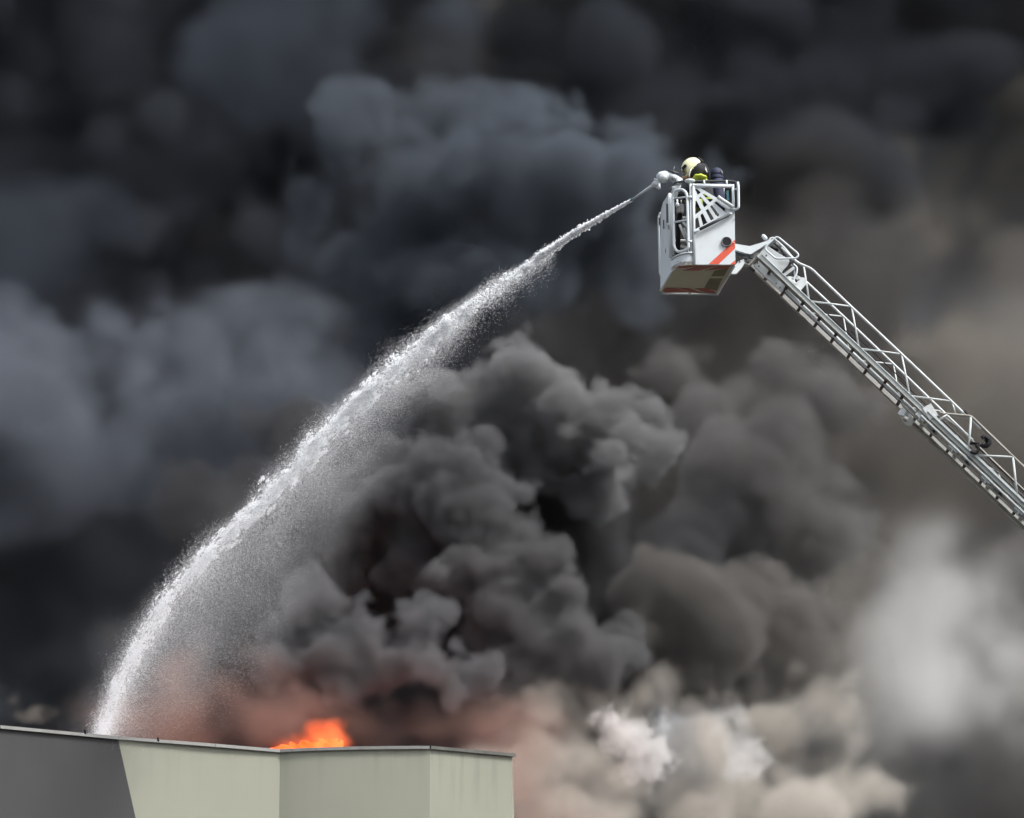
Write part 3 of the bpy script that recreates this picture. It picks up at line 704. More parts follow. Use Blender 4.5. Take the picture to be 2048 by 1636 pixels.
# ladder head: side plate, machinery, guard loop, hoses, gusset
def lp(name,pts,m,dy,th=.012):
    q=[R(x,y,dy) for x,y in pts]; mb=MB(); n=len(q)
    mb.add([v for v in q]+[v+Vector((0,th,0)) for v in q],[tuple(range(n))[::-1],tuple(range(n,2*n))]+[(i,(i+1)%n,n+(i+1)%n,n+i) for i in range(n)])
    return mb.build(name,m,lad,bevel=.002)
lp('head_plate',[(330,350),(395,275),(440,300),(520,355),(640,425),(655,470),(620,520),(565,592)],WHITE2,-.02)
lp('head_plate',[(330,340),(430,215),(470,200),(620,330),(700,440),(640,470),(420,400)],DARKG,.22)
for (x,y,r,m,dy) in ((455,300,.03,RUBBER,.05),(500,320,.035,RUBBER,.03),(545,350,.028,UNDER,.03),(520,270,.03,UNDER,.1),(590,380,.022,RUBBER,.02),(440,340,.02,UNDER,0),(575,320,.025,WHITE2,.05)):
    vs,fs=ellipsoid(R(x,y,dy),r,r,r*.8,12,8,f=lambda d:1+.15*math.sin(11*d.x+7*d.z)); MB().add(vs,fs).build('hydraulic_fitting',m,lad,smooth=True)
LT('hydraulic_hose',[R(480,255,.02),R(540,300,0),R(600,390,0),R(660,440,0)],.010,RUBBER)
LT('hydraulic_hose',[R(660,440,-.03),R(640,500,-.03),R(590,545,-.03),R(565,590,-.03)],.008,RUBBER)
LT('head_tube',[R(520,235,.0),R(590,300,0),R(660,385,0),R(745,475,0)],.014,WHITE2)
LT('head_tube',[R(430,205,.02),R(470,190,.02),R(520,240,.02)],.013,WHITE2)
LT('guard_loop',[R(500,186,-.10),R(388,290,-.10),R(388,325,-.10),R(500,422,-.10),R(725,416,-.10),R(748,385,-.10),R(735,360,-.10),R(530,190,-.10)],.0125,WHITE,cr=.03,closed=True)
LT('white_pipe',[R(690,480,0),R(735,520,-.01),R(725,590,-.01),R(690,650,-.01),R(715,710,0)],.013,WHITE)
LT('white_pipe',[R(665,490,.02),R(705,520,.02),R(700,600,.02),R(740,660,.02)],.010,WHITE)
LB('cross_bracket',R(590,600,0),R(700,520,0),.02,.04,WHITE2)
LB('cross_bracket',R(625,625,.02),R(790,640,.02),.02,.028,WHITE2)
lp('gusset_plate',[(765,775),(705,700),(790,622),(835,640),(835,695)],WHITE2,-.015)
LB('mounting_foot',R(640,640,0),R(720,700,0),.05,.03,WHITE2)
MB().tube([R(350,158,-.02),R(362,172,-.02),R(385,200,-.02),R(400,215,-.02)],[.006,.026,.030,.020],12).build('marker_lamp',WHITE,lad,smooth=True)
# yoke between basket and ladder
yk=lambda name,pts,m,dy,th=.03: lp(name,pts,m,dy,th)
yk('yoke_plate',[(40,255),(215,285),(400,228),(445,195),(455,230),(400,262),(230,372),(185,366),(45,322)],WHITE,-.06,.05)
yk('yoke_plate',[(50,322),(185,366),(230,372),(215,400),(150,410),(60,380)],DARKG,.02)
yk('yoke_plate',[(0,575),(92,448),(150,425),(160,470),(120,530),(70,585),(30,588)],WHITE2,-.02,.05)
yk('hinge_block',[(150,400),(200,365),(330,350),(275,420),(215,490),(150,480)],UNDER,.0,.12)
for (x,y,r) in ((180,400,.03),(235,395,.028),(200,440,.025),(105,452,.012)):
    p=R(x,y,-.03); MB().tube([p,p+Vector((0,.1,0))],r,14).build('pivot_pin',DARKG,lad,bevel=.003)
LT('tilt_cylinder',[R(200,500,.1),R(265,560,.15)],.022,DARKG)
LT('sensor_wire',[R(205,278,-.06),R(215,250,-.06),R(235,262,-.06)],.004,RUBBER)
for (x,y) in ((395,385),(300,462),(315,500),(545,735),(505,688)):
    p=R(x,y,-.04); MB().tube([p,p+Vector((0,.03,0))],.010,8).build('bolt',DARKG,lad)
# ---------------------------------------------------------------- smoke
def S3(rows): return [B(*r) for r in rows]
def B(px,py,Y,rp): return (at(px,py,Y), rp*mpp(Y))
def cloud(name,label,cat,seeds,col,dens,vox,edge,warp,wsize,levels,n,seed,bias=(.3,-.5,.6),modul=None,shrink=(.32,.55),aniso=.1,erode=0,ersize=2.0,k=0,puff=None):
    rng=np.random.default_rng(seed)
    al=cauliflower(seeds,rng,levels,Vector(bias),n=n,shrink=shrink)
    m=warp*2+2.5*k+erode*1.2+(puff[1] if puff else 0)
    lo=[min(c[i]-r for c,r in al)-m for i in range(3)]; hi=[max(c[i]+r for c,r in al)+m for i in range(3)]
    lo[2]=max(lo[2],ROOFZ-6)
    S_,shape=field(lo,hi,vox,al,rng,warp=warp,warp_size=wsize,k=k)
    if erode: S_=S_+erode*fbm(shape,vox,ersize,4,rng,gain=.55)
    if puff: S_=S_+puffs(shape,vox,puff[0],puff[1],4,rng)
    D=sstep(S_,0,edge)
    if modul:
        mn=fbm(shape,vox,modul[0],3,rng); D=D*np.clip(modul[1]+modul[2]*mn,0.02,2.5)
    for ax_ in range(3):        # nothing may touch the box's sides
        sl_=[slice(None)]*3
        for e_ in (0,-1): sl_[ax_]=e_; D[tuple(sl_)]=0
    o=volume_object(name,lo,vox,D,smoke_mat(name+'_volume',col,dens,aniso))
    o['label']=label; o['category']=cat
    print(name,shape,len(al),round(time.time()-T0,1)); return o
def slab(name,label,x0,x1,y0,y1,Ya,Yb,col,dens,vox,amp,size,seed,edge=1.0,xcut=None,sources=()):
    """a rolling wall of smoke: solid behind a noisy front surface"""
    rng=np.random.default_rng(seed)
    c_=[at(px,py,Y) for px in (x0,x1) for py in (y0,y1) for Y in (Ya,Yb)]
    lo=[min(p.x for p in c_),Ya,max(ROOFZ-6,min(p.z for p in c_))]; hi=[max(p.x for p in c_),Yb,max(p.z for p in c_)]
    shape=[int((hi[i]-lo[i])/vox)+1 for i in range(3)]
    yy=(lo[1]+np.arange(shape[1])*vox).astype(np.float32)[None,:,None]; xx=(lo[0]+np.arange(shape[0])*vox).astype(np.float32)[:,None,None]; zz=(lo[2]+np.arange(shape[2])*vox).astype(np.float32)[None,None,:]
    f=fbm(shape,vox,size,5,rng,gain=.5)+puffs(shape,vox,size*.45,.9,4,rng,gain=.6)
    S_=yy-(Ya+Yb)/2+amp*f
    if xcut is not None: S_=np.minimum(S_,xcut(xx,zz)+amp*f)
    S_=np.broadcast_to(S_,shape)
    D=sstep(S_,0,edge).astype(np.float32).copy(); D[:,0,:]=0; D[:,-1,:]=0
    m=smoke_mat(name+'_volume',col,dens)
    if sources:      # paler smoke, and white for the bright sky gap, mixed in around some places
        t=m.node_tree; v=[q for q in t.nodes if q.type=='PRINCIPLED_VOLUME'][0]; tc=t.nodes.new('ShaderNodeTexCoord'); last=None
        nz=t.nodes.new('ShaderNodeTexNoise'); nz.inputs['Scale'].default_value=.35; nz.inputs['Detail'].default_value=2; t.links.new(tc.outputs['Object'],nz.inputs['Vector'])
        for (c_,r0,r1,cc) in sources:
            vd=t.nodes.new('ShaderNodeVectorMath'); vd.operation='DISTANCE'; vd.inputs[1].default_value=c_; t.links.new(tc.outputs['Object'],vd.inputs[0])
            ad=t.nodes.new('ShaderNodeMath'); ad.operation='MULTIPLY_ADD'; ad.inputs[1].default_value=(r1-r0)*.9; t.links.new(nz.outputs['Fac'],ad.inputs[0]); t.links.new(vd.outputs['Value'],ad.inputs[2])
            mr=t.nodes.new('ShaderNodeMapRange'); mr.interpolation_type='SMOOTHSTEP'; mr.inputs['From Min'].default_value=r1+(r1-r0)*.45; mr.inputs['From Max'].default_value=r0+(r1-r0)*.45
            t.links.new(ad.outputs[0],mr.inputs[0])
            mx=t.nodes.new('ShaderNodeMix'); mx.data_type='RGBA'; mx.inputs[7].default_value=(*cc,1); mx.inputs[6].default_value=(*col,1)
            if last: t.links.new(last,mx.inputs[6])
            t.links.new(mr.outputs[0],mx.inputs[0]); last=mx.outputs[2]
        t.links.new(last,v.inputs['Color'])
    o=volume_object(name,lo,vox,D,m); o['label']=label; o['category']='smoke'
    print(name,shape,round(time.time()-T0,1)); return o
PB=lambda px,py,Y: at(px,py,Y)
slab('smoke_wall','wide pall of grey brown smoke behind the whole scene',-700,2800,-500,2000,116,123,(.235,.228,.215),1.4,.2,1.0,4.5,12,edge=1.1,
 sources=((PB(2030,1050,119),3.0,10.5,(.55,.51,.46)),(PB(1840,1260,119),2.0,5.0,(.975,.975,.97))))  # last source is white colour standing in for the bright sky gap
# black bank: fills the frame down to a slanting right border
q1=PB(1780,350,112); q2=PB(1400,1450,112)
def cut(xx,zz):
    k=(q2.x-q1.x)/(q2.z-q1.z)
    return (q1.x+k*(zz-q1.z)+np.maximum(0,zz-q1.z)*1.6-xx)*.5
slab('smoke_bank','black smoke bank filling the sky behind the water and the basket',-700,2800,-500,2000,107,114,(.066,.074,.089),1.3,.2,1.1,3.6,13,edge=1.3,xcut=cut,
 sources=((PB(1500,800,110),3.0,8.0,(.115,.11,.105)),(PB(350,800,110),1.0,6.0,(.11,.12,.145))))
cloud('smoke_cloud','blue grey smoke rolling high above the water stream left of the basket','smoke',S3([
 (790,260,102,95),(880,250,102,85),(960,210,101.5,70),(1030,200,101.5,60),(1080,240,101,90),(1170,240,101.5,75),(1270,290,101.5,95),(1380,350,102.5,90),
 (690,330,102,95),(850,400,101,130),(1000,340,100,140),(1120,370,100.5,140),(1240,420,101.5,110),(650,430,102,85),(700,520,102,90),(840,560,101,110),(960,560,101,100),(780,640,101.3,90),(1290,560,102,95),(1100,520,101.5,110),(900,660,101.8,80)]),
 (.15,.173,.205),1.9,.085,.55,.25,1.4,1,10,21,k=.08,erode=.14,ersize=1.6,puff=(1.2,.34),modul=(2.4,.8,.3))
cloud('smoke_cloud','pale blue grey smoke billow hanging at the far left','smoke',S3([
 (260,640,101,70),(330,640,101,80),(420,640,101,80),(500,670,101,85),(590,710,101.5,70),(240,730,101,120),(380,780,100,160),(530,810,100.5,120),(100,790,101,150),(0,760,101.5,150),(-130,800,102,150),
 (150,920,101,150),(300,920,101,150),(450,930,101,120),(60,700,102,80),(-250,700,102,150),(20,950,102,120)]),
 (.235,.26,.305),1.2,.10,.85,.3,2.0,1,9,22,k=.15,erode=.26,ersize=1.8,puff=(1.6,.36),modul=(2.8,.8,.3))
cloud('smoke_cloud','dark grey blue smoke hanging under the pale far left billow','smoke',S3([
 (60,1080,104,120),(220,1120,104,100),(380,1060,104,100),(-100,1150,104,130),(560,980,104,90),(640,800,104,90)]),
 (.13,.135,.15),.7,.18,1.3,.4,3,1,7,28,k=.3,erode=.5,ersize=3,modul=(3,.7,.3))
cloud('smoke_cloud','faint dark blue smoke near the top left corner','smoke',S3([
 (100,450,104,100),(180,500,104,70),(30,420,104,80),(420,130,104,150),(520,60,104,130),(640,90,104,140),(760,60,104,130),(880,50,104,120),(600,200,104,110),(500,200,104,100),(-100,500,104,130),(470,560,104,60)]),
 (.10,.115,.142),.6,.18,1.0,.5,3,1,7,23,k=.25,erode=.4,ersize=2.4,puff=(1.8,.5),modul=(3,.6,.3))
cloud('smoke_cloud','dark brown grey smoke behind and below the basket','smoke',S3([
 (1350,650,104,140),(1500,560,104,140),(1480,760,103.5,120),(1650,700,104,130),(1600,450,105,140),(1720,560,105,130),(1800,760,104,100)]),
 (.14,.135,.13),.8,.18,1.0,.5,3,1,7,24,k=.25,erode=.4,ersize=2.4,puff=(1.8,.5),modul=(3,.6,.3))
cloud('smoke_billow','grey cauliflower smoke billow at the centre with a lit right edge','smoke',S3([
 (950,800,94,75),(1050,765,93.5,78),(1130,790,93,72),(1210,830,93,66),(1270,880,92.5,58),(1310,875,92.5,40),(1230,910,92,50),(1280,940,92.5,42),(1010,860,94,95),(1110,890,94,95),(1290,830,93,30),(880,830,95,70),
 (1180,960,94,70)]),
 (.31,.31,.315),4,.05,.24,.12,.6,1,9,31,k=.05,puff=(.62,.20),erode=.085,ersize=.42)
cloud('smoke_billow','double-headed grey smoke billow right of the falling spray','smoke',S3([
 (875,930,91.5,52),(950,922,91.3,50),(1010,980,91.7,52),(1045,1000,92,42),(835,990,92,75),(925,1020,91.5,88),(1000,1060,92,70),(780,960,92.5,60),(660,1000,93.5,70),(610,1090,94,80),(740,1030,93,80),(850,1090,92.5,90),(960,1110,92.8,70),(700,1120,93.5,90)]),
 (.20,.20,.208),4,.05,.24,.12,.6,1,9,32,k=.05,puff=(.62,.20),erode=.085,ersize=.42)
cloud('smoke_billow','darker grey smoke billow in the middle above the white puffs','smoke',S3([
 (1080,1120,91.2,55),(1130,1130,91.2,48),(1010,1150,91.5,62),(1110,1190,91.2,66),(920,1160,91.2,50),(890,1150,91,38),(1150,1180,91.5,35),(1000,1240,91.5,90),(1100,1270,91.5,80),(1180,1310,91.5,70),(1060,1340,91.5,70),(1230,1280,92,60)]),
 (.195,.195,.20),4,.055,.26,.14,.7,1,9,33,k=.05,puff=(.62,.20),erode=.085,ersize=.42)
cloud('smoke_billow','low round smoke billow just above the flames','smoke',S3([
 (620,1250,89.5,58),(700,1240,89.3,52),(748,1270,89.2,46),(820,1240,89.1,46),(870,1260,89,42),(920,1290,89,42),(940,1340,89,38),(890,1350,89,55),(800,1330,89.2,66),(700,1330,89.4,76),(600,1320,89.6,70),(540,1290,90,50)]),
 (.215,.215,.223),4,.05,.24,.12,.6,1,9,34,k=.05,puff=(.62,.20),erode=.085,ersize=.42)
cloud('smoke_column','dark smoke core between the grey billows','smoke',S3([
 (620,900,98,120),(700,1000,96,150),(900,980,96,150),(1100,1000,96,160),(800,1200,95,170),(1000,1250,95,150),(1200,1130,96,140),(1320,1120,96.5,110),(1230,1370,95,110),(560,1200,96,130),(1080,1420,94.5,100),(1400,1080,97,110),(1420,1330,95.5,90),(900,1400,94,110),(480,1080,97,110)]),
 (.105,.106,.112),2.4,.10,.45,.3,1.5,1,8,35,k=.15,erode=.1,ersize=2,puff=(1.2,.32))
cloud('smoke_cloud','soft grey smoke cloud right of the centre billow','smoke',S3([
 (1600,910,98,75),(1500,950,98,75),(1670,940,98,65),(1430,970,98,70),(1550,1020,98,100),(1650,1040,98,90),(1400,1060,98,80),(1480,1130,98.5,90),(1600,1130,98.5,90),(1700,1090,99,70),(1380,850,99.5,70),(1450,780,100,70),(1540,700,101,90),(1350,720,101,80),(1640,800,101,80)]),
 (.215,.211,.208),2.0,.08,.38,.22,1.4,1,9,41,k=.08,erode=.12,ersize=1.4,puff=(1.1,.30))
cloud('smoke_cloud','brown grey smoke billow low right of the building','smoke',S3([
 (1280,1160,94,52),(1340,1180,94,55),(1420,1220,94,62),(1480,1230,94,46),(1350,1270,94,85),(1450,1300,94,75),(1540,1200,95,60),(1560,1290,95,85),(1640,1240,96,75),(1610,1340,96,70),(1400,1370,94,70),(1300,1350,94,60),(1500,1400,95,70),(1560,1500,94,70)]),
 (.225,.215,.203),2.4,.07,.30,.18,1.1,1,9,42,k=.06,erode=.10,ersize=1.2,puff=(.9,.24))
cloud('smoke_cloud','thin brown beige smoke behind the lower ladder sections','smoke',S3([
 (1900,820,104,110),(2000,930,104,130),(1830,980,104,110),(2100,780,104,130),(1760,1120,103.5,90),(1720,1240,103,80),(1700,1350,103,80),(2200,950,104,150),(1950,680,105,110),(1690,1430,102,60),(2080,1120,104,100)]),
 (.35,.325,.29),.42,.15,1.7,.4,2.5,1,7,43,k=.5,erode=.3,ersize=2.6,puff=(1.6,.2))
cloud('smoke_cloud','white smoke standing in for the bright sky gap under the ladder','smoke',S3([
 (1750,1320,103,60),(1790,1270,103,75),(1850,1190,103.5,75),(1800,1350,103,70),(1860,1290,103.5,85),(1900,1100,104,70),(1830,1410,103,60)]),
 (.95,.95,.94),.8,.12,1.3,.35,2,1,8,48,k=.35,erode=.16,ersize=2.2,puff=(1.6,.14))  # near-white colour imitates sky brightness showing through a gap
cloud('smoke_cloud','pale beige smoke low beside the corner of the building','smoke',S3([
 (1030,1440,91,55),(1110,1430,91,55),(1180,1450,91.5,65),(1100,1560,90,100),(1230,1560,90,100),(1370,1560,90,100),(1500,1560,91,100),(1620,1570,92,90),(1200,1660,90,110),(1400,1660,90,120),(1600,1650,91,110),(1280,1450,92,70),(1370,1450,92,75),(1430,1400,92.5,65),(1540,1450,93,80),(1620,1440,93,70),(1000,1560,91,90),(1060,1390,93,60),(1150,1790,90,120),(1350,1800,90,130),(1550,1790,91,130),(1570,1520,92,60),(1320,1390,93,60),(1690,1540,94,70),(1640,1640,93,80)]),
 (.70,.655,.59),1.0,.065,.5,.25,1.2,1,9,44,k=.08,erode=.24,ersize=1.3,puff=(.8,.30),modul=(1.6,.8,.4))
cloud('steam_puff','small curled white steam puff beside the building corner','smoke',S3([
 (1220,1430,87.8,15),(1243,1450,87.8,20),(1230,1478,87.8,22),(1262,1484,87.8,24),(1210,1458,87.8,12),(1292,1475,88,32),(1312,1512,88,36),(1275,1520,88.2,26)]),
 (.955,.95,.94),1.9,.025,.20,.12,.3,1,10,45,k=.05,puff=(.30,.12),erode=.10,ersize=.28,shrink=(.25,.45))
cloud('steam_puff','pale steam puff rising between the corner smoke and the ladder side','smoke',S3([
 (1445,1432,88,27),(1476,1455,88,26),(1428,1462,88.2,22),(1486,1500,88.4,34),(1510,1550,88.6,36)]),
 (.955,.95,.94),1.3,.03,.28,.14,.4,1,9,46,k=.04,puff=(.40,.14),erode=.05,ersize=.45)
cloud('smoke_cloud','dark grey smoke in the bottom right corner, partly imitating edge darkening','smoke',S3([
 (1780,1620,95,80),(1850,1570,95,80),(1950,1560,95,100),(2080,1480,95,90),(2100,1350,96,75),(2140,1620,95,150),(2110,1200,97,70),(1730,1700,95,90),(2140,1080,98,60),(1800,1700,95,120),(1960,1700,95,130),(1850,1840,95,160),(2080,1840,95,170),(2250,1400,96,130)]),
 (.13,.13,.128),.8,.12,1.1,.4,2.4,1,7,47,k=.25,erode=.3,ersize=2.2,puff=(1.8,.3))  # dark smoke, its blobs up the right edge also imitate lens darkening
cloud('smoke_haze','smoke lit by the flames along the roof edge, firelight red also in its colour','smoke',S3([
 (420,1440,87.5,60),(520,1420,87.5,70),(640,1410,87.5,75),(760,1420,87.5,75),(870,1440,87.5,65),(960,1450,88,55),(330,1460,87,50),(230,1470,86.5,40),(600,1480,86.5,60),(800,1480,86.5,60),(1020,1460,88,50),(700,1490,86.5,60)]),
 (.46,.33,.28),.7,.09,.8,.25,1.6,1,7,51,k=.2,erode=.2,ersize=1.2,puff=(.9,.2))  # firelight's red put into the smoke colour, besides the flames' own light
cloud('smoke_wisp','small beige wisp curling up at the left end of the roof','smoke',S3([(20,1430,84,16),(40,1415,84,14),(60,1440,84,16),(5,1445,84,14),(100,1450,84,12)]),
 (.6,.55,.48),1.6,.05,.3,.12,.5,1,7,52,erode=.1,ersize=.5)
# ---------------------------------------------------------------- flames
fm=bpy.data.materials.new('flame'); fm.use_nodes=True; t=fm.node_tree; t.nodes.clear()
o_=t.nodes.new('ShaderNodeOutputMaterial'); em=t.nodes.new('ShaderNodeEmission'); tc=t.nodes.new('ShaderNodeTexCoord'); nz=t.nodes.new('ShaderNodeTexNoise'); nz.inputs['Scale'].default_value=2.5; nz.inputs['Detail'].default_value=6
rp=t.nodes.new('ShaderNodeValToRGB'); rp.color_ramp.elements[0].color=(1,.07,.012,1); rp.color_ramp.elements[1].color=(1,.17,.035,1); rp.color_ramp.elements[0].position=.35; rp.color_ramp.elements[1].position=.65
t.links.new(tc.outputs['Object'],nz.inputs['Vector']); t.links.new(nz.outputs['Fac'],rp.inputs[0]); t.links.new(rp.outputs[0],em.inputs['Color']); em.inputs['Strength'].default_value=1.2; t.links.new(em.outputs[0],o_.inputs['Surface'])
HOT=fm.copy(); HOT.name='unseen_flame'; [n_ for n_ in HOT.node_tree.nodes if n_.type=='EMISSION'][0].inputs['Strength'].default_value=6.5
rs=random.Random(9)
fl_=empty('flames',onroof(630,1489)+Vector((0,4,0)),'bright orange flames rising behind the roof edge','fire')
for k in range(26):
    px=rs.uniform(560,690) if k>5 else rs.uniform(540,600); top=1472+abs(px-650)*.2+rs.uniform(0,16)
    Yf=88.6+rs.uniform(-.6,.6); a=at(px,1510,Yf); b=at(px+rs.uniform(-8,14),top,Yf); pts=[];rad=[]
    for i in range(9):
        s=i/8; pts.append(lerp(a,b,s)+Vector((.06*math.sin(s*6+k),.05*math.cos(s*5+k),0))); rad.append(.13*(1-s)**.7*(1+.25*math.sin(s*9+k))+.004)
    MB().tube(pts,rad,10).build('flame_tongue',fm,fl_,smooth=True)
# unseen flames added behind the parapet to light the haze from below
for k in range(16):
    px=rs.uniform(420,860); Yf=rs.uniform(86,90); a=at(px,1560,Yf); a.z=ROOFZ-.35; hh=rs.uniform(.12,.22)
    MB().tube([a+Vector((.05*math.sin(i+k),0,hh*i/6)) for i in range(7)],[.30*(1-i/6)**.7+.004 for i in range(7)],10).build('flame_tongue',HOT,fl_,smooth=True)
fs_=[B(600,1483,88.3,30),B(570,1488,88.3,25),B(630,1473,88.3,37),B(660,1478,88.3,41),B(680,1483,88.3,28),B(635,1444,88.3,20),B(662,1456,88.3,21),B(606,1456,88.3,16),B(688,1454,88.3,14)]
rng=np.random.default_rng(61); lo=[min(c[i]-r for c,r in fs_)-.2 for i in range(3)]; hi=[max(c[i]+r for c,r in fs_)+.2 for i in range(3)]
S_,shape=field(lo,hi,.04,fs_,rng,warp=.06,warp_size=.3); S_=S_+.05*fbm(shape,.04,.35,3,rng)
fvm=smoke_mat('fire_glow_volume',(.9,.4,.2),1.2); pv=[n_ for n_ in fvm.node_tree.nodes if n_.type=='PRINCIPLED_VOLUME'][0]
pv.inputs['Emission Color'].default_value=(1,.115,.022,1); pv.inputs['Emission Strength'].default_value=1.0
mu_=fvm.node_tree.nodes.new('ShaderNodeAttribute'); mu_.attribute_name='density'; mm=fvm.node_tree.nodes.new('ShaderNodeMath'); mm.operation='MULTIPLY'; mm.inputs[1].default_value=1.15
fvm.node_tree.links.new(mu_.outputs['Fac'],mm.inputs[0]); fvm.node_tree.links.new(mm.outputs[0],pv.inputs['Emission Strength'])
fo=volume_object('fire_glow',lo,.04,sstep(S_,-.04,.24),fvm); fo['label']='soft orange body of fire around the flame tongues'; fo['category']='fire'
# ---------------------------------------------------------------- water
def wmat():
    m=bpy.data.materials.new('water_foam'); m.use_nodes=True; t=m.node_tree; b=t.nodes['Principled BSDF']; o=t.nodes['Material Output']
    b.inputs['Base Color'].default_value=(.97,.98,.99,1); b.inputs['Roughness'].default_value=.2
    tr=t.nodes.new('ShaderNodeBsdfTranslucent'); tr.inputs[0].default_value=(.97,.98,.99,1)
    mx=t.nodes.new('ShaderNodeMixShader'); mx.inputs[0].default_value=.5
    t.links.new(b.outputs[0],mx.inputs[1]); t.links.new(tr.outputs[0],mx.inputs[2]); tp=t.nodes.new('ShaderNodeBsdfTransparent'); m2=t.nodes.new('ShaderNodeMixShader'); m2.inputs[0].default_value=.22; t.links.new(mx.outputs[0],m2.inputs[1]); t.links.new(tp.outputs[0],m2.inputs[2]); t.links.new(m2.outputs[0],o.inputs['Surface']); return m
WM=wmat()
def points_object(name,co,rad,m):
    me=bpy.data.meshes.new(name); me.vertices.add(len(co)); me.vertices.foreach_set('co',np.asarray(co,np.float32).ravel())
    a=me.attributes.new('rad','FLOAT','POINT'); a.data.foreach_set('value',np.asarray(rad,np.float32))
    ob=bpy.data.objects.new(name,me); sc.collection.objects.link(ob); me.materials.append(m)
    ng=bpy.data.node_groups.new(name+'_points','GeometryNodeTree')
    ng.interface.new_socket('Geometry',in_out='INPUT',socket_type='NodeSocketGeometry'); ng.interface.new_socket('Geometry',in_out='OUTPUT',socket_type='NodeSocketGeometry')
    N=ng.nodes; L=ng.links; gi=N.new('NodeGroupInput'); go=N.new('NodeGroupOutput'); mp=N.new('GeometryNodeMeshToPoints'); na=N.new('GeometryNodeInputNamedAttribute'); na.data_type='FLOAT'; na.inputs[0].default_value='rad'
    sm=N.new('GeometryNodeSetMaterial'); sm.inputs['Material'].default_value=m
    L.new(gi.outputs[0],mp.inputs['Mesh']); L.new(na.outputs[0],mp.inputs['Radius']); L.new(mp.outputs[0],sm.inputs[0]); L.new(sm.outputs[0],go.inputs[0])
    md=ob.modifiers.new('droplets','NODES'); md.node_group=ng; ob['kind']='stuff'; return ob
JET=[(1263,400),(1200,436),(1150,465),(1095,503),(1040,540),(950,602),(850,680),(750,765),(660,850),(590,930),(510,1012),(420,1098),(340,1185),(290,1262),(240,1352),(205,1450),(190,1510)]
WID=[3,6.5,9,11,13,17,22,24,24,24,23,22,22,22,20,18,18]     # half width in photo pixels
cum=[0]
for p,q in zip(JET[:-1],JET[1:]): cum.append(cum[-1]+math.hypot(q[0]-p[0],q[1]-p[1]))
cum=np.array(cum)/cum[-1]
def jet(s):
    x=np.interp(s,cum,[p[0] for p in JET]); y=np.interp(s,cum,[p[1] for p in JET]); w=np.interp(s,cum,WID)
    Yd=NOZ.y+ (83.2-NOZ.y)*s
    u=(H/2-y)/F; xx=(x-W/2)/F; dx=xx; dyv=math.cos(PITCH)-u*math.sin(PITCH); dz=math.sin(PITCH)+u*math.cos(PITCH)
    k=Yd/dyv; return np.stack([dx*k,Yd,CAM.z+dz*k],-1), w*Yd/math.cos(PITCH)/F
rng=np.random.default_rng(77)
TAN=lambda s:(lambda a,b:(b-a)/np.linalg.norm(b-a,axis=1)[:,None])(jet(np.clip(s-.01,0,1))[0],jet(np.clip(s+.01,0,1))[0])
DN=np.array([.25,.1,-1.0])
def vnoise(n,s,freq,seed):
    r=np.random.default_rng(seed); a=r.random(int(freq)+3); x=s*freq; i=np.floor(x).astype(int); t=x-i; t=t*t*(3-2*t); return a[i]*(1-t)+a[i+1]*t
# core: clumps strung along the jet, each a ball of droplets
co=[];ra=[]
NC=1900
def jets(n,a,b_,pw=1.0):      # samples along the jet, in proportion to its width
    s_=a+(b_-a)*rng.random(n*5); w_=np.interp(s_,cum,WID); s_=s_[rng.random(n*5)<(w_/24)**pw*1.0][:n]
    return s_
sC=jets(NC,0,1); NC=len(sC); cC,wC=jet(sC)
ang=rng.standard_normal((NC,3)); cl=cC+ang*(wC[:,None]*np.array([.30,.6,.30]))+DN*(wC*.35*np.abs(rng.standard_normal(NC)))[:,None]
tC=TAN(sC)
# clumpy envelope
env=.1+2.0*vnoise(NC,sC,80,1)**2
size=wC*rng.uniform(.06,.22,NC)*(.5+env*.6)
cnt=np.clip(78*(rng.random(NC)**1.2)*env+14,5,160).astype(int)
fade=np.interp(sC,[0,.1,.55,.75,1],[1,1,.95,.45,.22]); cnt=(cnt*fade).astype(int)
idx=np.repeat(np.arange(NC),cnt)
g3=rng.standard_normal((len(idx),3))*size[idx][:,None]*.42
stretch=np.interp(sC,[0,.3,.6,1],[2.2,1.6,3.5,5.0])
pp=cl[idx]+g3+tC[idx]*(rng.standard_normal(len(idx))*size[idx]*stretch[idx]*.6)[:,None]
ss=sC[idx]
co.append(pp); ra.append(rng.uniform(.004,.0105,len(idx))*np.interp(ss,[0,.2,1],[1.2,1.1,.85]))
# solid streaks close to the nozzle
s=jets(9000,0,.14,.6); n1=len(s); c_,w_=jet(s)
pp=c_+rng.standard_normal((n1,3))*w_[:,None]*np.array([.30,.4,.30]); co.append(pp); ra.append(rng.uniform(.005,.010,n1))
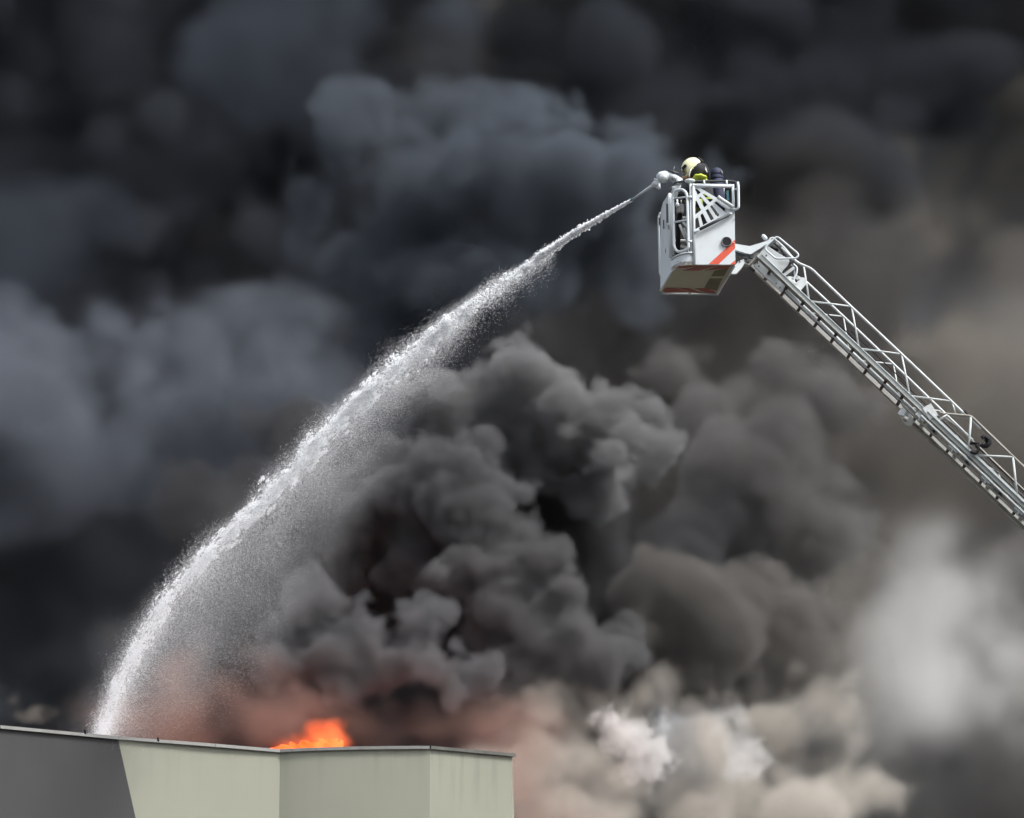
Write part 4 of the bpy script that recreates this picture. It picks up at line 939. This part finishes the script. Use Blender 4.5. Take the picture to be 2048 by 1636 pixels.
# halo of fine spray on both sides
n2=110000; s=.12+.88*rng.random(n2); c_,w_=jet(s); g_=rng.standard_normal((n2,3))*w_[:,None]*np.array([.95,1.2,.95])*(.5+1.0*vnoise(n2,s,45,2))[:,None]
g_*=.62; lowr=rng.exponential(1,n2)*w_*.75*(rng.random(n2)<.6); g_=g_+DN*lowr[:,None]
co.append(c_+g_); ra.append(rng.uniform(.0015,.004,n2))
core=points_object('water_stream',np.concatenate(co),np.concatenate(ra),WM); print('core',len(np.concatenate(ra)))
core['label']='white jet of water arching from the basket nozzle down to the roof'; core['category']='water jet'
# solid rope of water in the first metres
sN=np.linspace(0,.16,60); c_,w_=jet(sN); rr_=np.random.default_rng(5)
mb=MB(); mb.tube([Vector(c)+Vector(rr_.standard_normal(3))*float(w)*.10 for c,w in zip(c_,w_)],[max(.012,float(w)*.55*(1-.9*(i/60)**3)*(1+.25*rr_.standard_normal())) for i,w in enumerate(w_)],14)
o=mb.build('water_jet_core',WM,None,smooth=True); o['kind']='stuff'; o['label']='smooth white rope of water leaving the nozzle'; o['category']='water jet'
# falling drizzle: shed from the jet, sinking with a little forward drift
n3=290000
s=np.clip(.24+.76*rng.random(n3)**.8,0,1); c_,w_=jet(s)
hmax=np.interp(s,[.2,.4,.6,.8,1],[.15,.9,2.8,3.4,1.6])
h=rng.exponential(1,n3)*hmax*.5*(.35+1.3*vnoise(n3,s,28,3))
st=rng.standard_normal(n3); d=np.stack([-.30*h,.15*h,-h],-1)
pp=c_+d+rng.standard_normal((n3,3))*(w_*.7+.06*h)[:,None]*np.array([.8,2,.8])+DN*(w_*.5)[:,None]
keep=pp[:,2]>ROOFZ-.3
pp=pp[keep]
dz=points_object('falling_spray',pp,rng.uniform(.001,.0026,len(pp)),WM); dz['label']='fine drizzle of droplets falling below the water jet'; dz['category']='spray'
seeds=[]
for s_ in np.linspace(.35,1,16):
    (c0,),(w0,)=jet(np.array([s_]))
    for h_ in (.25,.9,1.6,2.3):
        if h_<np.interp(s_,[.35,.6,1],[.5,2.4,1.2]): seeds.append((Vector((c0[0]-.3*h_,c0[1]+.15*h_,c0[2]-h_)),.42+.12*h_))
cloud('water_mist','thin veil of water mist drifting below the jet','spray',seeds,(.95,.96,.97),.05,.09,.5,.2,1,1,4,71,k=.2,erode=.15,ersize=1.0,modul=(.8,.8,.5))
print('built',round(time.time()-T0,1))
